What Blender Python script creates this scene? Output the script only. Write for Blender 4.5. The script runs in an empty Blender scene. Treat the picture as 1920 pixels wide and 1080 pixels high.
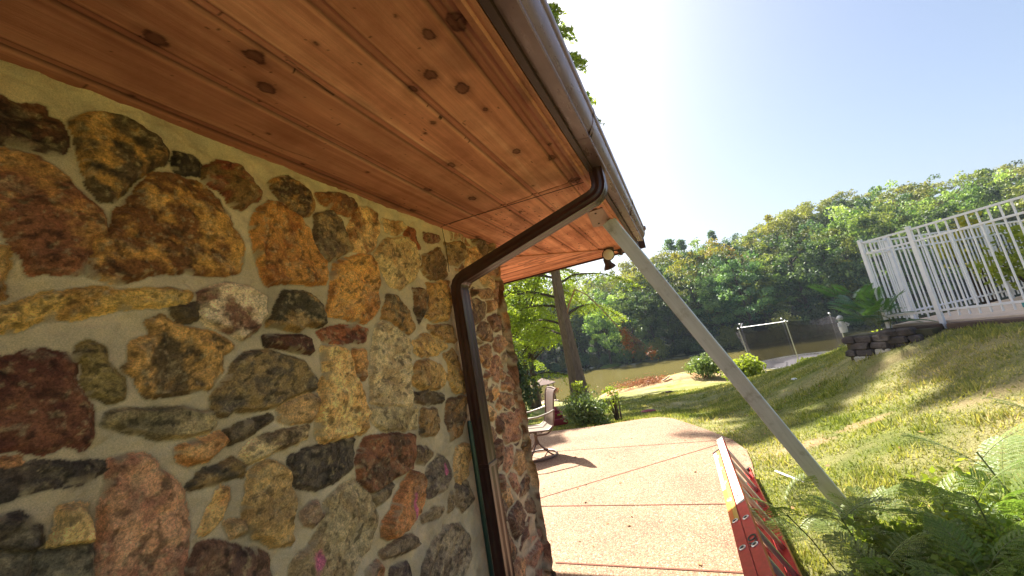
import bpy, math, random
import numpy as np
from mathutils import Vector, Matrix

# ------------------------------------------------------------------ camera, world, sun, exposure
scn = bpy.context.scene
COL = scn.collection
PI = math.pi
EYE = np.array([0.0, 0.0, 1.6])
RC = [[0.89649, 0.22738, 0.380268], [0.406593, -0.081206, -0.909993], [-0.176034, 0.970414, -0.165252]]
cd = bpy.data.cameras.new('camera')
cam = bpy.data.objects.new('camera', cd); COL.objects.link(cam)
M4 = Matrix(RC).to_4x4(); M4.translation = Vector(EYE)
cam.matrix_world = M4
cd.sensor_width = 36.0; cd.lens = 36.0 * 705.0 / 1920.0
cd.clip_start = 0.02; cd.clip_end = 2000
scn.camera = cam

SUN_EL, SUN_AZ = math.radians(49.5), math.radians(-42)      # azimuth measured from +Y towards +X
sun_dir = Vector((math.sin(SUN_AZ) * math.cos(SUN_EL), math.cos(SUN_AZ) * math.cos(SUN_EL), math.sin(SUN_EL)))
wd = bpy.data.worlds.new('World'); scn.world = wd; wd.use_nodes = True
nt = wd.node_tree; bg = nt.nodes['Background']
sky = nt.nodes.new('ShaderNodeTexSky'); sky.sky_type = 'NISHITA'; sky.sun_disc = False
sky.sun_elevation = SUN_EL; sky.sun_rotation = SUN_AZ
sky.dust_density = 4.5; sky.air_density = 1.0; sky.ozone_density = 1.2; sky.altitude = 100
nt.links.new(sky.outputs[0], bg.inputs['Color']); bg.inputs['Strength'].default_value = 0.058
sl = bpy.data.lights.new('sun', 'SUN'); sl.energy = 4.7; sl.angle = math.radians(0.6); sl.color = (1.0, 0.93, 0.82)
so = bpy.data.objects.new('sun', sl); COL.objects.link(so)
so.rotation_euler = (-sun_dir).to_track_quat('-Z', 'Y').to_euler()
scn.view_settings.view_transform = 'Standard'; scn.view_settings.look = 'None'
scn.view_settings.exposure = 2.0; scn.view_settings.gamma = 1.0
scn.cycles.max_bounces = 8; scn.cycles.diffuse_bounces = 5; scn.cycles.transparent_max_bounces = 16

# ------------------------------------------------------------------ helpers
def lin(c):
    return tuple(((v / 255) / 12.92 if v / 255 <= 0.04045 else ((v / 255 + 0.055) / 1.055) ** 2.4) for v in c)

def tag(o, label=None, cat=None, group=None, kind=None):
    if label: o['label'] = label
    if cat: o['category'] = cat
    if group: o['group'] = group
    if kind: o['kind'] = kind
    return o

def empty(name, loc=(0, 0, 0), rz=0.0, label=None, cat=None, group=None):
    o = bpy.data.objects.new(name, None); COL.objects.link(o)
    o.location = loc; o.rotation_euler = (0, 0, rz); o.empty_display_size = 0.1
    return tag(o, label, cat, group)

def np_mesh(name, V, F, mat, parent=None, attrs=None, smooth=False, fattrs=None):
    """V (n,3); F list of arrays (m,k) or one array"""
    V = np.asarray(V, dtype=np.float32)
    if not isinstance(F, list): F = [F]
    me = bpy.data.meshes.new(name)
    me.vertices.add(len(V)); me.vertices.foreach_set('co', V.ravel())
    loops = np.concatenate([np.asarray(f, dtype=np.int32).ravel() for f in F])
    tot = np.concatenate([np.full(len(f), np.asarray(f).shape[1], dtype=np.int32) for f in F])
    st = np.concatenate([[0], np.cumsum(tot)[:-1]]).astype(np.int32)
    me.loops.add(len(loops)); me.loops.foreach_set('vertex_index', loops)
    me.polygons.add(len(tot)); me.polygons.foreach_set('loop_start', st); me.polygons.foreach_set('loop_total', tot)
    if smooth: me.polygons.foreach_set('use_smooth', np.ones(len(tot), dtype=bool))
    me.update(calc_edges=True)
    for k, a in (attrs or {}).items():
        a = np.asarray(a, dtype=np.float32)
        if a.ndim == 2:
            at = me.attributes.new(k, 'FLOAT_COLOR', 'POINT')
            at.data.foreach_set('color', np.concatenate([a, np.ones((len(a), 1), np.float32)], 1).ravel())
        else:
            at = me.attributes.new(k, 'FLOAT', 'POINT'); at.data.foreach_set('value', a)
    for k, a in (fattrs or {}).items():
        at = me.attributes.new(k, 'FLOAT', 'FACE'); at.data.foreach_set('value', np.asarray(a, dtype=np.float32))
    me.materials.append(mat)
    o = bpy.data.objects.new(name, me); COL.objects.link(o)
    if parent is not None: o.parent = parent
    return o

class MB:
    """collects primitives into ONE mesh"""
    def __init__(s): s.v = []; s.f = []
    def add(s, vs, fs):
        b = len(s.v); s.v += [tuple(map(float, v)) for v in vs]; s.f += [tuple(i + b for i in f) for f in fs]; return s
    def box(s, c, size, R=None, bev=0.0):
        hx, hy, hz = [d / 2 for d in size]; vs = []
        R = R if R is not None else Matrix.Identity(3); c = Vector(c)
        if bev <= 0:
            for z in (-hz, hz):
                for x, y in ((-hx, -hy), (hx, -hy), (hx, hy), (-hx, hy)): vs.append(c + R @ Vector((x, y, z)))
            return s.add(vs, [(0, 3, 2, 1), (4, 5, 6, 7), (0, 1, 5, 4), (1, 2, 6, 5), (2, 3, 7, 6), (3, 0, 4, 7)])
        b = bev; ring = lambda ox, oy, z: [c + R @ Vector((x, y, z)) for x, y in
            ((-ox + b, -oy), (ox - b, -oy), (ox, -oy + b), (ox, oy - b), (ox - b, oy), (-ox + b, oy), (-ox, oy - b), (-ox, -oy + b))]
        L = [ring(hx - b, hy - b, -hz), ring(hx, hy, -hz + b), ring(hx, hy, hz - b), ring(hx - b, hy - b, hz)]
        vs = sum(L, []); fs = [tuple(range(7, -1, -1)), tuple(range(24, 32))]
        for k in range(3):
            for i in range(8):
                j = (i + 1) % 8; fs.append((k * 8 + i, k * 8 + j, k * 8 + 8 + j, k * 8 + 8 + i))
        return s.add(vs, fs)
    def tube(s, pts, rad, n=8, cap=True, sec=None):
        pts = [Vector(p) for p in pts]; m = len(pts)
        rads = rad if isinstance(rad, (list, tuple)) else [rad] * m
        t0 = (pts[1] - pts[0]).normalized()
        u = t0.orthogonal().normalized() if sec is None else Vector(sec[1])
        vs = []; b = len(s.v)
        for i, p in enumerate(pts):
            t = (pts[min(i + 1, m - 1)] - pts[max(i - 1, 0)])
            if t.length < 1e-9: t = t0
            t.normalize(); u = (u - t * u.dot(t)); u.normalize(); w = t.cross(u)
            if sec is None:
                for k in range(n):
                    a = 2 * PI * k / n; vs.append(p + (u * math.cos(a) + w * math.sin(a)) * rads[i])
            else:
                for (a, c) in sec[0]: vs.append(p + u * (a * rads[i]) + w * (c * rads[i]))
        nn = n if sec is None else len(sec[0]); fs = []
        for i in range(m - 1):
            for k in range(nn):
                j = (k + 1) % nn; fs.append((i * nn + k, i * nn + j, (i + 1) * nn + j, (i + 1) * nn + k))
        if cap: fs += [tuple(range(nn - 1, -1, -1)), tuple((m - 1) * nn + k for k in range(nn))]
        return s.add(vs, fs)
    def lathe(s, prof, n=16, c=(0, 0, 0), R=None):
        R = R if R is not None else Matrix.Identity(3); c = Vector(c); vs = []; m = len(prof)
        for r, z in prof:
            for k in range(n):
                a = 2 * PI * k / n; vs.append(c + R @ Vector((r * math.cos(a), r * math.sin(a), z)))
        fs = [(i * n + k, i * n + (k + 1) % n, (i + 1) * n + (k + 1) % n, (i + 1) * n + k) for i in range(m - 1) for k in range(n)]
        fs += [tuple(range(n - 1, -1, -1)), tuple((m - 1) * n + k for k in range(n))]
        return s.add(vs, fs)
    def torus(s, c, R_, r, n=32, k=8, R=None, sq=1.0):
        R = R if R is not None else Matrix.Identity(3); c = Vector(c); vs = []; fs = []
        for i in range(n):
            a = 2 * PI * i / n
            for j in range(k):
                b = 2 * PI * j / k
                vs.append(c + R @ Vector(((R_ + r * math.cos(b)) * math.cos(a), (R_ + r * math.cos(b)) * math.sin(a) * sq, r * math.sin(b))))
        for i in range(n):
            for j in range(k):
                fs.append((i * k + j, ((i + 1) % n) * k + j, ((i + 1) % n) * k + (j + 1) % k, i * k + (j + 1) % k))
        return s.add(vs, fs)
    def prism(s, poly, z0, z1, top=None):
        n = len(poly); top = top or poly
        vs = [(x, y, z0) for x, y in poly] + [(x, y, z1) for x, y in top]
        return s.add(vs, [tuple(range(n - 1, -1, -1)), tuple(range(n, 2 * n))] + [(i, (i + 1) % n, n + (i + 1) % n, n + i) for i in range(n)])
    def build(s, name, mat, parent=None, smooth=False, bevel=0.0):
        me = bpy.data.meshes.new(name); me.from_pydata(s.v, [], s.f); me.update()
        if smooth:
            me.polygons.foreach_set('use_smooth', np.ones(len(me.polygons), dtype=bool))
            try: me.set_sharp_from_angle(angle=math.radians(40))
            except Exception: pass
        me.materials.append(mat)
        o = bpy.data.objects.new(name, me); COL.objects.link(o)
        if parent is not None: o.parent = parent
        if bevel > 0:
            b = o.modifiers.new('bevel', 'BEVEL'); b.width = bevel; b.segments = 2; b.limit_method = 'ANGLE'
        return o

def copy_tree(o, parent=None):
    c = o.copy(); COL.objects.link(c); c.parent = parent
    for ch in list(o.children): copy_tree(ch, c)
    return c

# numpy value noise
def _h(ix, iy, seed):
    n = (ix.astype(np.int64) * 374761393 + iy.astype(np.int64) * 668265263 + seed * 144665) & 0x7fffffff
    n = ((n ^ (n >> 13)) * 1274126177) & 0x7fffffff
    return ((n ^ (n >> 16)) & 0xffff) / 65535.0
def vnoise(x, y, seed=0):
    ix = np.floor(x); iy = np.floor(y); fx = x - ix; fy = y - iy
    fx = fx * fx * (3 - 2 * fx); fy = fy * fy * (3 - 2 * fy); ix = ix.astype(np.int64); iy = iy.astype(np.int64)
    a = _h(ix, iy, seed); b = _h(ix + 1, iy, seed); c = _h(ix, iy + 1, seed); d = _h(ix + 1, iy + 1, seed)
    return (a * (1 - fx) + b * fx) * (1 - fy) + (c * (1 - fx) + d * fx) * fy
def fbm(x, y, oct=4, seed=0, gain=0.5):
    r = 0; a = 1.0; t = 0
    for o in range(oct):
        r = r + a * vnoise(x * 2 ** o + 17.3 * o, y * 2 ** o + 9.1 * o, seed + o); t += a; a *= gain
    return r / t
def sstep(a, b, x):
    t = np.clip((x - a) / (b - a), 0, 1); return t * t * (3 - 2 * t)

# ------------------------------------------------------------------ materials
class NT:
    def __init__(s, name):
        s.m = bpy.data.materials.new(name); s.m.use_nodes = True; s.t = s.m.node_tree; s.n = s.t.nodes
        s.b = s.n['Principled BSDF']; s.out = s.n['Material Output']
    def N(s, t, **k):
        n = s.n.new(t)
        for a, v in k.items(): setattr(n, a, v)
        return n
    def L(s, a, b): s.t.links.new(a, b)
    def coord(s, kind='Object', scale=(1, 1, 1), loc=(0, 0, 0)):
        c = s.N('ShaderNodeTexCoord'); m = s.N('ShaderNodeMapping'); s.L(c.outputs[kind], m.inputs[0])
        m.inputs['Scale'].default_value = scale; m.inputs['Location'].default_value = loc; return m.outputs[0]
    def noise(s, vec, scale, detail=6, rough=0.6, out='Fac', dist=0.0):
        n = s.N('ShaderNodeTexNoise'); n.inputs['Scale'].default_value = scale; n.inputs['Detail'].default_value = detail
        n.inputs['Roughness'].default_value = rough; n.inputs['Distortion'].default_value = dist
        if vec is not None: s.L(vec, n.inputs['Vector'])
        return n.outputs[out]
    def ramp(s, fac, stops, interp='LINEAR'):
        r = s.N('ShaderNodeValToRGB'); s.L(fac, r.inputs[0]); e = r.color_ramp.elements; r.color_ramp.interpolation = interp
        while len(e) < len(stops): e.new(0.5)
        for i, (p, c) in enumerate(stops):
            e[i].position = p; e[i].color = (*(c if isinstance(c, tuple) else (c, c, c)), 1)
        return r.outputs[0]
    def mix(s, fac, a, b, typ='MIX'):
        m = s.N('ShaderNodeMix', data_type='RGBA', blend_type=typ)
        for i, v in ((0, fac), (6, a), (7, b)):
            if isinstance(v, (int, float)): m.inputs[i].default_value = v
            elif isinstance(v, tuple): m.inputs[i].default_value = (*v, 1)
            else: s.L(v, m.inputs[i])
        return m.outputs[2]
    def math(s, op, a, b=None):
        m = s.N('ShaderNodeMath', operation=op)
        for i, v in ((0, a), (1, b)):
            if v is None: continue
            if isinstance(v, (int, float)): m.inputs[i].default_value = v
            else: s.L(v, m.inputs[i])
        return m.outputs[0]
    def attr(s, name, out='Color'):
        a = s.N('ShaderNodeAttribute'); a.attribute_name = name; return a.outputs[out]
    def bump(s, h, dist=0.01, strength=1.0, prev=None):
        b = s.N('ShaderNodeBump'); b.inputs['Distance'].default_value = dist; b.inputs['Strength'].default_value = strength
        s.L(h, b.inputs['Height'])
        if prev is not None: s.L(prev, b.inputs['Normal'])
        s.L(b.outputs[0], s.b.inputs['Normal']); return b.outputs[0]
    def base(s, c):
        if isinstance(c, tuple): s.b.inputs['Base Color'].default_value = (*c, 1)
        else: s.L(c, s.b.inputs['Base Color'])
        return s
    def set(s, rough=0.6, metal=0.0, spec=0.5):
        s.b.inputs['Roughness'].default_value = rough; s.b.inputs['Metallic'].default_value = metal
        s.b.inputs['Specular IOR Level'].default_value = spec; return s

def simple(name, rgb, rough=0.6, metal=0.0, var=0.15, scale=12, spec=0.4, bump=0.0):
    m = NT(name); v = m.coord('Object'); n = m.noise(v, scale, 5, 0.65)
    c = m.ramp(n, [(0.25, tuple(x * (1 - var) for x in rgb)), (0.75, tuple(min(1, x * (1 + var)) for x in rgb))])
    m.base(c).set(rough, metal, spec)
    if bump > 0: m.bump(m.noise(v, scale * 4, 6, 0.7), bump)
    return m.m

def mat_wall():
    m = NT('fieldstone'); v = m.coord('Object')
    c = m.attr('col'); st = m.attr('stone', 'Fac')
    n1 = m.noise(v, 45, 8, 0.72); n2 = m.noise(v, 160, 6, 0.7); n3 = m.noise(v, 14, 5, 0.6)
    k = m.ramp(n1, [(0.28, 0.55), (0.5, 1.0), (0.74, 1.5)])
    c1 = m.mix(1.0, c, k, 'MULTIPLY')
    k2 = m.ramp(n2, [(0.32, 0.50), (0.5, 0.98), (0.72, 1.55)])
    c2 = m.mix(st, c, m.mix(1.0, c1, k2, 'MULTIPLY'))
    k3 = m.ramp(n3, [(0.3, (0.86, 0.86, 0.9)), (0.7, (1.12, 1.06, 0.98))])
    c3 = m.mix(1.0, c2, k3, 'MULTIPLY')
    sand = m.ramp(m.noise(v, 330, 3, 0.8), [(0.3, 0.74), (0.5, 1.0), (0.7, 1.22)]); c3 = m.mix(1.0, c3, sand, 'MULTIPLY')
    m.base(c3); m.set(0.78, 0, 0.3)
    h = m.mix(0.5, m.noise(v, 70, 9, 0.78), m.noise(v, 260, 5, 0.75))
    m.bump(h, 0.010, 1.0)
    rr = m.ramp(m.noise(v, 30, 4, 0.6), [(0.35, 0.45), (0.65, 0.85)]); m.L(rr, m.b.inputs['Roughness'])
    return m.m

def mat_soffit(name='cedar_soffit', axis=1, red=1.0):
    m = NT(name)
    sc = (14, 0.55, 14) if axis == 1 else (0.55, 14, 14)
    v = m.coord('Object', sc); vr = m.coord('Object')
    g = m.noise(v, 1.1, 6, 0.55, dist=1.0); g2 = m.noise(v, 9, 4, 0.6); b = m.attr('board', 'Fac')
    c = m.ramp(g, [(0.22, lin((168, 104, 82))), (0.45, lin((208, 142, 116))), (0.6, lin((226, 162, 134))), (0.8, lin((242, 190, 162)))])
    c = m.mix(1.0, c, m.ramp(g2, [(0.3, 0.9), (0.7, 1.06)]), 'MULTIPLY')
    c = m.mix(1.0, c, m.ramp(b, [(0.0, (0.72, 0.66, 0.64)), (0.5, (1.0, 0.97, 0.95)), (1.0, (1.15, 1.12, 1.1))]), 'MULTIPLY')
    st = m.noise(vr, 3.5, 5, 0.65)
    c = m.mix(1.0, c, m.ramp(st, [(0.32, (0.72, 0.66, 0.62)), (0.55, (1, 1, 1)), (0.75, (1.12, 1.1, 1.08))]), 'MULTIPLY')
    k = m.attr('knot', 'Fac')
    c = m.mix(k, c, lin((70, 34, 26)))
    dk = m.attr('dark', 'Fac'); c = m.mix(dk, c, lin((40, 20, 18)))
    m.base(c); m.set(0.8, 0, 0.2)
    m.bump(m.mix(0.5, g2, m.noise(v, 30, 5, 0.7)), 0.0022, 0.8)
    return m.m

def mat_wood(name, rgb, axis=1, rough=0.65):
    m = NT(name); sc = [9, 9, 9]; sc[axis] = 0.6; v = m.coord('Object', tuple(sc)); g = m.noise(v, 3, 8, 0.6, dist=0.8)
    m.base(m.ramp(g, [(0.25, tuple(x * 0.78 for x in rgb)), (0.6, rgb), (0.85, tuple(min(1, x * 1.12) for x in rgb))]))
    bl = m.noise(m.coord('Object'), 5, 6, 0.7); pv = m.b.inputs['Base Color'].links[0].from_socket
    m.base(m.mix(1.0, pv, m.ramp(bl, [(0.34, (0.66, 0.64, 0.60)), (0.46, (1, 1, 1)), (0.7, (1.06, 1.05, 1.04))]), 'MULTIPLY')); m.set(rough, 0, 0.3)
    m.bump(g, 0.002, 0.6); return m.m

def mat_leaf(name, c1, c2, trans=0.45, rough=0.55, rnd=0.25):
    m = NT(name); f = m.attr('tint', 'Fac'); oi = m.N('ShaderNodeObjectInfo')
    c = m.mix(f, c1, c2)
    hs = m.N('ShaderNodeHueSaturation'); m.L(c, hs.inputs['Color'])
    m.L(m.math('ADD', m.math('MULTIPLY', oi.outputs['Random'], rnd * 0.07), 0.5 - rnd * 0.035), hs.inputs['Hue'])
    m.L(m.math('ADD', m.math('MULTIPLY', oi.outputs['Random'], rnd * 1.4), 1 - rnd * 0.6), hs.inputs['Value'])
    col = hs.outputs[0]
    m.base(col); m.set(rough, 0, 0.35)
    tr = m.N('ShaderNodeBsdfTranslucent')
    tc = m.mix(1.0, col, (1.25, 1.35, 0.55), 'MULTIPLY'); m.L(tc, tr.inputs[0])
    mx = m.N('ShaderNodeMixShader'); mx.inputs[0].default_value = trans
    m.L(m.b.outputs[0], mx.inputs[1]); m.L(tr.outputs[0], mx.inputs[2]); m.L(mx.outputs[0], m.out.inputs['Surface'])
    return m.m

def mat_bark(name, rgb):
    m = NT(name); v = m.coord('Object', (1, 1, 0.14)); n = m.noise(v, 22, 7, 0.7, dist=0.4)
    m.base(m.ramp(n, [(0.3, tuple(x * 0.45 for x in rgb)), (0.55, rgb), (0.8, tuple(min(1, x * 1.5) for x in rgb))])).set(0.9, 0, 0.15)
    m.bump(n, 0.03, 1.0); return m.m

def lawn_color(m, geo=False):
    """colour of the turf from world position, shared by the ground sheet and the blades"""
    g = m.N('ShaderNodeNewGeometry'); mp = m.N('ShaderNodeMapping'); m.L(g.outputs['Position'], mp.inputs[0])
    mp.inputs['Scale'].default_value = (1, 1, 0); v = mp.outputs[0]
    n = m.noise(v, 0.55, 6, 0.65); n2 = m.noise(v, 2.6, 6, 0.7); n3 = m.noise(v, 0.9, 4, 0.6, dist=0.6)
    green = m.mix(m.ramp(n2, [(0.35, 0.0), (0.65, 1.0)]), (0.11, 0.15, 0.035), (0.27, 0.29, 0.075))
    straw = m.mix(m.ramp(n2, [(0.4, 0.0), (0.6, 1.0)]), (0.38, 0.33, 0.15), (0.50, 0.42, 0.24))
    c = m.mix(m.ramp(n, [(0.42, 0.05), (0.64, 0.8)]), green, straw)
    return c, v, n3

def mat_ground():
    m = NT('lawn'); c, v, n3 = lawn_color(m)
    fine = m.noise(v, 60, 6, 0.75)
    c = m.mix(1.0, c, m.ramp(fine, [(0.3, 0.5), (0.6, 1.05), (0.8, 1.4)]), 'MULTIPLY')
    e = m.attr('earth', 'Fac')
    ec = m.ramp(m.noise(v, 9, 6, 0.7), [(0.3, (0.30, 0.20, 0.10)), (0.7, (0.46, 0.33, 0.19))])
    c = m.mix(e, c, ec)
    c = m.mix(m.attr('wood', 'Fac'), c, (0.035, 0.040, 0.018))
    m.base(c); m.set(0.95, 0, 0.1); m.bump(m.noise(v, 35, 7, 0.8), 0.04, 1.0); return m.m

def mat_blades():
    m = NT('grass_blades'); c, v, n3 = lawn_color(m)
    f = m.attr('tint', 'Fac'); c = m.mix(1.0, c, m.ramp(f, [(0, (0.75, 0.85, 0.7)), (0.7, (1.35, 1.3, 1.1)), (1, (2.0, 1.75, 1.6))]), 'MULTIPLY')
    m.base(c); m.set(0.6, 0, 0.3)
    tr = m.N('ShaderNodeBsdfTranslucent'); m.L(m.mix(1.0, c, (1.2, 1.25, 0.6), 'MULTIPLY'), tr.inputs[0])
    mx = m.N('ShaderNodeMixShader'); mx.inputs[0].default_value = 0.4
    m.L(m.b.outputs[0], mx.inputs[1]); m.L(tr.outputs[0], mx.inputs[2]); m.L(mx.outputs[0], m.out.inputs['Surface']); return m.m

def mat_patio():
    m = NT('exposed_aggregate'); v = m.coord('Object')
    def vor(scale):
        n = m.N('ShaderNodeTexVoronoi'); n.inputs['Scale'].default_value = scale; m.L(v, n.inputs['Vector']); return n
    a = vor(75); b = vor(150)
    stops = [(0.0, (0.26, 0.168, 0.10)), (0.2, (0.21, 0.10, 0.062)), (0.4, (0.31, 0.225, 0.135)), (0.55, (0.25, 0.135, 0.082)), (0.72, (0.15, 0.085, 0.055)), (0.85, (0.44, 0.36, 0.24))]
    sa = m.N('ShaderNodeSeparateColor'); m.L(a.outputs['Color'], sa.inputs[0])
    sb = m.N('ShaderNodeSeparateColor'); m.L(b.outputs['Color'], sb.inputs[0])
    ca = m.ramp(sa.outputs[0], stops, 'CONSTANT'); cb = m.ramp(sb.outputs[1], stops, 'CONSTANT')
    pick = m.ramp(m.noise(v, 60, 2, 0.5), [(0.48, 0.0), (0.52, 1.0)])
    c = m.mix(pick, ca, cb)
    mort = m.ramp(a.outputs['Distance'], [(0.45, 0.0), (0.7, 0.6)])
    c = m.mix(mort, c, (0.30, 0.18, 0.11))
    big = m.noise(v, 1.3, 5, 0.6)
    c = m.mix(1.0, c, m.ramp(big, [(0.3, (0.80, 0.74, 0.72)), (0.5, (0.97, 0.95, 0.92)), (0.7, (1.08, 1.08, 1.02))]), 'MULTIPLY')
    m.base(c); m.set(0.75, 0, 0.3)
    m.bump(m.math('SUBTRACT', 1.0, a.outputs['Distance']), 0.004, 0.8); return m.m

def mat_water():
    m = NT('pond_water'); v = m.coord('Object', (1, 1.8, 1)); n = m.noise(v, 0.9, 4, 0.55); b = m.noise(v, 0.06, 3, 0.5)
    m.base(m.ramp(b, [(0.3, (0.078, 0.067, 0.020)), (0.7, (0.098, 0.084, 0.027))])).set(0.5, 0, 0.0)
    bn = m.bump(m.mix(.4, n, m.noise(m.coord('Object', (1, 3.2, 1)), 3.5, 3, .5)), 0.05, 0.7); gl = m.N('ShaderNodeBsdfGlossy'); gl.inputs['Roughness'].default_value = .10; m.L(bn, gl.inputs['Normal'])
    mx = m.N('ShaderNodeMixShader'); mx.inputs[0].default_value = .24; m.L(m.b.outputs[0], mx.inputs[1]); m.L(gl.outputs[0], mx.inputs[2]); m.L(mx.outputs[0], m.out.inputs['Surface'])
    return m.m

def mat_net():
    m = NT('net_mesh'); m.base((0.045, 0.042, 0.05)).set(0.8, 0, 0.1)
    tr = m.N('ShaderNodeBsdfTransparent'); mx = m.N('ShaderNodeMixShader')
    f = m.ramp(m.noise(m.coord('Object'), 1.1, 3, 0.5), [(0.3, 0.42), (0.7, 0.66)]); m.L(f, mx.inputs[0])
    m.L(tr.outputs[0], mx.inputs[1]); m.L(m.b.outputs[0], mx.inputs[2]); m.L(mx.outputs[0], m.out.inputs['Surface']); return m.m

def mat_gutter():
    m = NT('brown_gutter_metal'); v = m.coord('Object', (1, 0.25, 1)); n = m.noise(v, 7, 6, 0.65); m.bump(m.noise(m.coord('Object'), 9, 3, 0.5), 0.004, 0.5)
    m.base(m.ramp(n, [(0.36, (0.13, 0.072, 0.085)), (0.7, (0.20, 0.118, 0.135))])).set(0.36, 0.0, 0.6)
    m.L(m.ramp(m.noise(v, 30, 4, 0.6), [(0.3, 0.22), (0.7, 0.4)]), m.b.inputs['Roughness']); return m.m

W = {}
W['wall'] = mat_wall(); W['soffit'] = mat_soffit(); W['soffit_end'] = mat_soffit('cedar_end_soffit', 0)
W['trim'] = mat_wood('cedar_trim', lin((190, 126, 98)), 1)
W['gutter'] = mat_gutter()
W['spout'] = simple('dark_brown_enamel', (0.045, 0.016, 0.013), 0.3, 0, 0.25, 20, 0.6)
W['fascia'] = simple('dark_fascia', (0.05, 0.022, 0.018), 0.5)
W['shingle'] = simple('asphalt_shingle', (0.09, 0.07, 0.06), 0.95, 0, 0.5, 60, 0.2, 0.01)
W['plate'] = simple('brown_flashing', (0.26, 0.15, 0.12), 0.45, 0, 0.12, 15)
W['screw'] = simple('dark_screw', (0.05, 0.03, 0.03), 0.4, 0.5)
W['prop'] = mat_wood('weathered_grey_board', (0.54, 0.555, 0.60), 2, 0.5)
W['green'] = simple('dark_green_plastic', (0.006, 0.03, 0.022), 0.3, 0, 0.3, 20)
W['wire'] = simple('black_wire', (0.02, 0.012, 0.01), 0.5)
W['patio'] = mat_patio(); W['joint'] = simple('red_brown_joint', (0.16, 0.06, 0.035), 0.9)
W['ground'] = mat_ground(); W['blades'] = mat_blades(); W['water'] = mat_water()
W['red_fib'] = simple('red_fibreglass', (0.55, 0.035, 0.03), 0.38, 0, 0.2, 25, 0.5)
W['sticker'] = simple('white_sticker', (0.46, 0.45, 0.42), 0.55, 0, 0.05, 30)
W['yellow'] = simple('yellow_sticker', (0.55, 0.36, 0.06), 0.4, 0, 0.1, 20)
W['orange'] = simple('orange_sticker', (0.7, 0.20, 0.03), 0.4, 0, 0.1, 20)
W['alu'] = simple('aluminium', (0.60, 0.58, 0.56), 0.35, 0.85, 0.1, 30)
W['black'] = simple('black_plastic', (0.02, 0.02, 0.02), 0.5)
W['chair_metal'] = simple('bronze_powdercoat', (0.13, 0.085, 0.07), 0.45, 0.1)
W['chair_arm'] = simple('worn_pale_metal', (0.26, 0.235, 0.19), 0.4, 0.1)
W['sling'] = simple('tan_sling', (0.17, 0.135, 0.10), 0.8, 0, 0.08, 80)
W['bark'] = mat_bark('grey_brown_bark', (0.20, 0.135, 0.10)); W['bark_d'] = mat_bark('dark_bark', (0.085, 0.062, 0.05))
W['leaf_far'] = mat_leaf('forest_leaves', (0.035, 0.075, 0.025), (0.30, 0.34, 0.10), 0.4, rnd=0.85)
W['leaf_dark'] = mat_leaf('dark_green_leaves', (0.022, 0.052, 0.028), (0.17, 0.23, 0.085), 0.35, rnd=0.8)
W['leaf_olive'] = mat_leaf('olive_leaves', (0.12, 0.14, 0.04), (0.26, 0.25, 0.08), 0.4, rnd=0.3)
W['leaf_yel'] = mat_leaf('turning_yellow_leaves', (0.15, 0.17, 0.03), (0.36, 0.30, 0.06), 0.4, rnd=0.2)
W['leaf_or'] = mat_leaf('turning_orange_leaves', (0.17, 0.18, 0.04), (0.42, 0.22, 0.05), 0.4, rnd=0.1)
W['leaf_cyp'] = mat_leaf('cypress_sprays', (0.13, 0.20, 0.035), (0.33, 0.38, 0.06), 0.55, rnd=0.1)
W['leaf_lime'] = mat_leaf('lime_leaves', (0.15, 0.20, 0.035), (0.35, 0.38, 0.07), 0.45, rnd=0.1)
W['leaf_holly'] = mat_leaf('glossy_leaves', (0.06, 0.11, 0.035), (0.28, 0.34, 0.14), 0.3, 0.35, rnd=0.1)
W['leaf_mim'] = mat_leaf('mimosa_leaflets', (0.11, 0.19, 0.05), (0.31, 0.38, 0.12), 0.5, 0.4, rnd=0.15)
W['leaf_sum'] = mat_leaf('pinnate_leaves', (0.06, 0.14, 0.08), (0.13, 0.23, 0.11), 0.35, 0.35, rnd=0.1)
W['leaf_red'] = mat_leaf('dead_red_leaves', (0.22, 0.08, 0.045), (0.42, 0.18, 0.10), 0.2, rnd=0.1)
W['dead'] = simple('dead_twigs', (0.34, 0.17, 0.10), 0.9, 0, 0.4, 10)
W['stem'] = simple('green_stem', (0.14, 0.17, 0.05), 0.6)
W['fence'] = simple('white_aluminium_paint', (0.74, 0.73, 0.76), 0.4, 0, 0.04, 10)
W['stone_l'] = simple('dark_retaining_stone', (0.10, 0.085, 0.08), 0.9, 0, 0.5, 9, 0.2, 0.02)
W['stone_p'] = simple('pale_stone', (0.5, 0.46, 0.38), 0.9, 0, 0.2, 9, 0.2, 0.01)
W['statue'] = simple('white_plaster', (0.66, 0.66, 0.66), 0.7, 0, 0.15, 20)
W['deck'] = simple('pool_deck_concrete', (0.48, 0.38, 0.29), 0.85, 0, 0.15, 5)
W['timber'] = simple('old_timber', (0.12, 0.085, 0.065), 0.9, 0, 0.3, 8, 0.2, 0.01)
W['teal'] = simple('teal_plastic', (0.05, 0.26, 0.26), 0.4); W['white'] = simple('white_plastic', (0.75, 0.75, 0.72), 0.4)
W['tramp'] = simple('galvanised_steel', (0.36, 0.36, 0.38), 0.4, 0.6); W['mat'] = simple('trampoline_fabric', (0.16, 0.15, 0.17), 0.7)
W['net'] = mat_net()
W['gz_roof'] = simple('gazebo_shingles', (0.20, 0.14, 0.12), 0.9); W['gz_wood'] = simple('brown_gazebo_wood', (0.10, 0.06, 0.045), 0.8)
W['redthing'] = simple('dark_red_paint', (0.24, 0.02, 0.035), 0.5)
W['lampglass'] = simple('ribbed_lamp_glass', (0.52, 0.48, 0.38), 0.18, 0, 0.1, 60, 0.6)
W['lampdark'] = simple('weathered_bronze_metal', (0.06, 0.04, 0.035), 0.5, 0.2, 0.5, 30)
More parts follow.
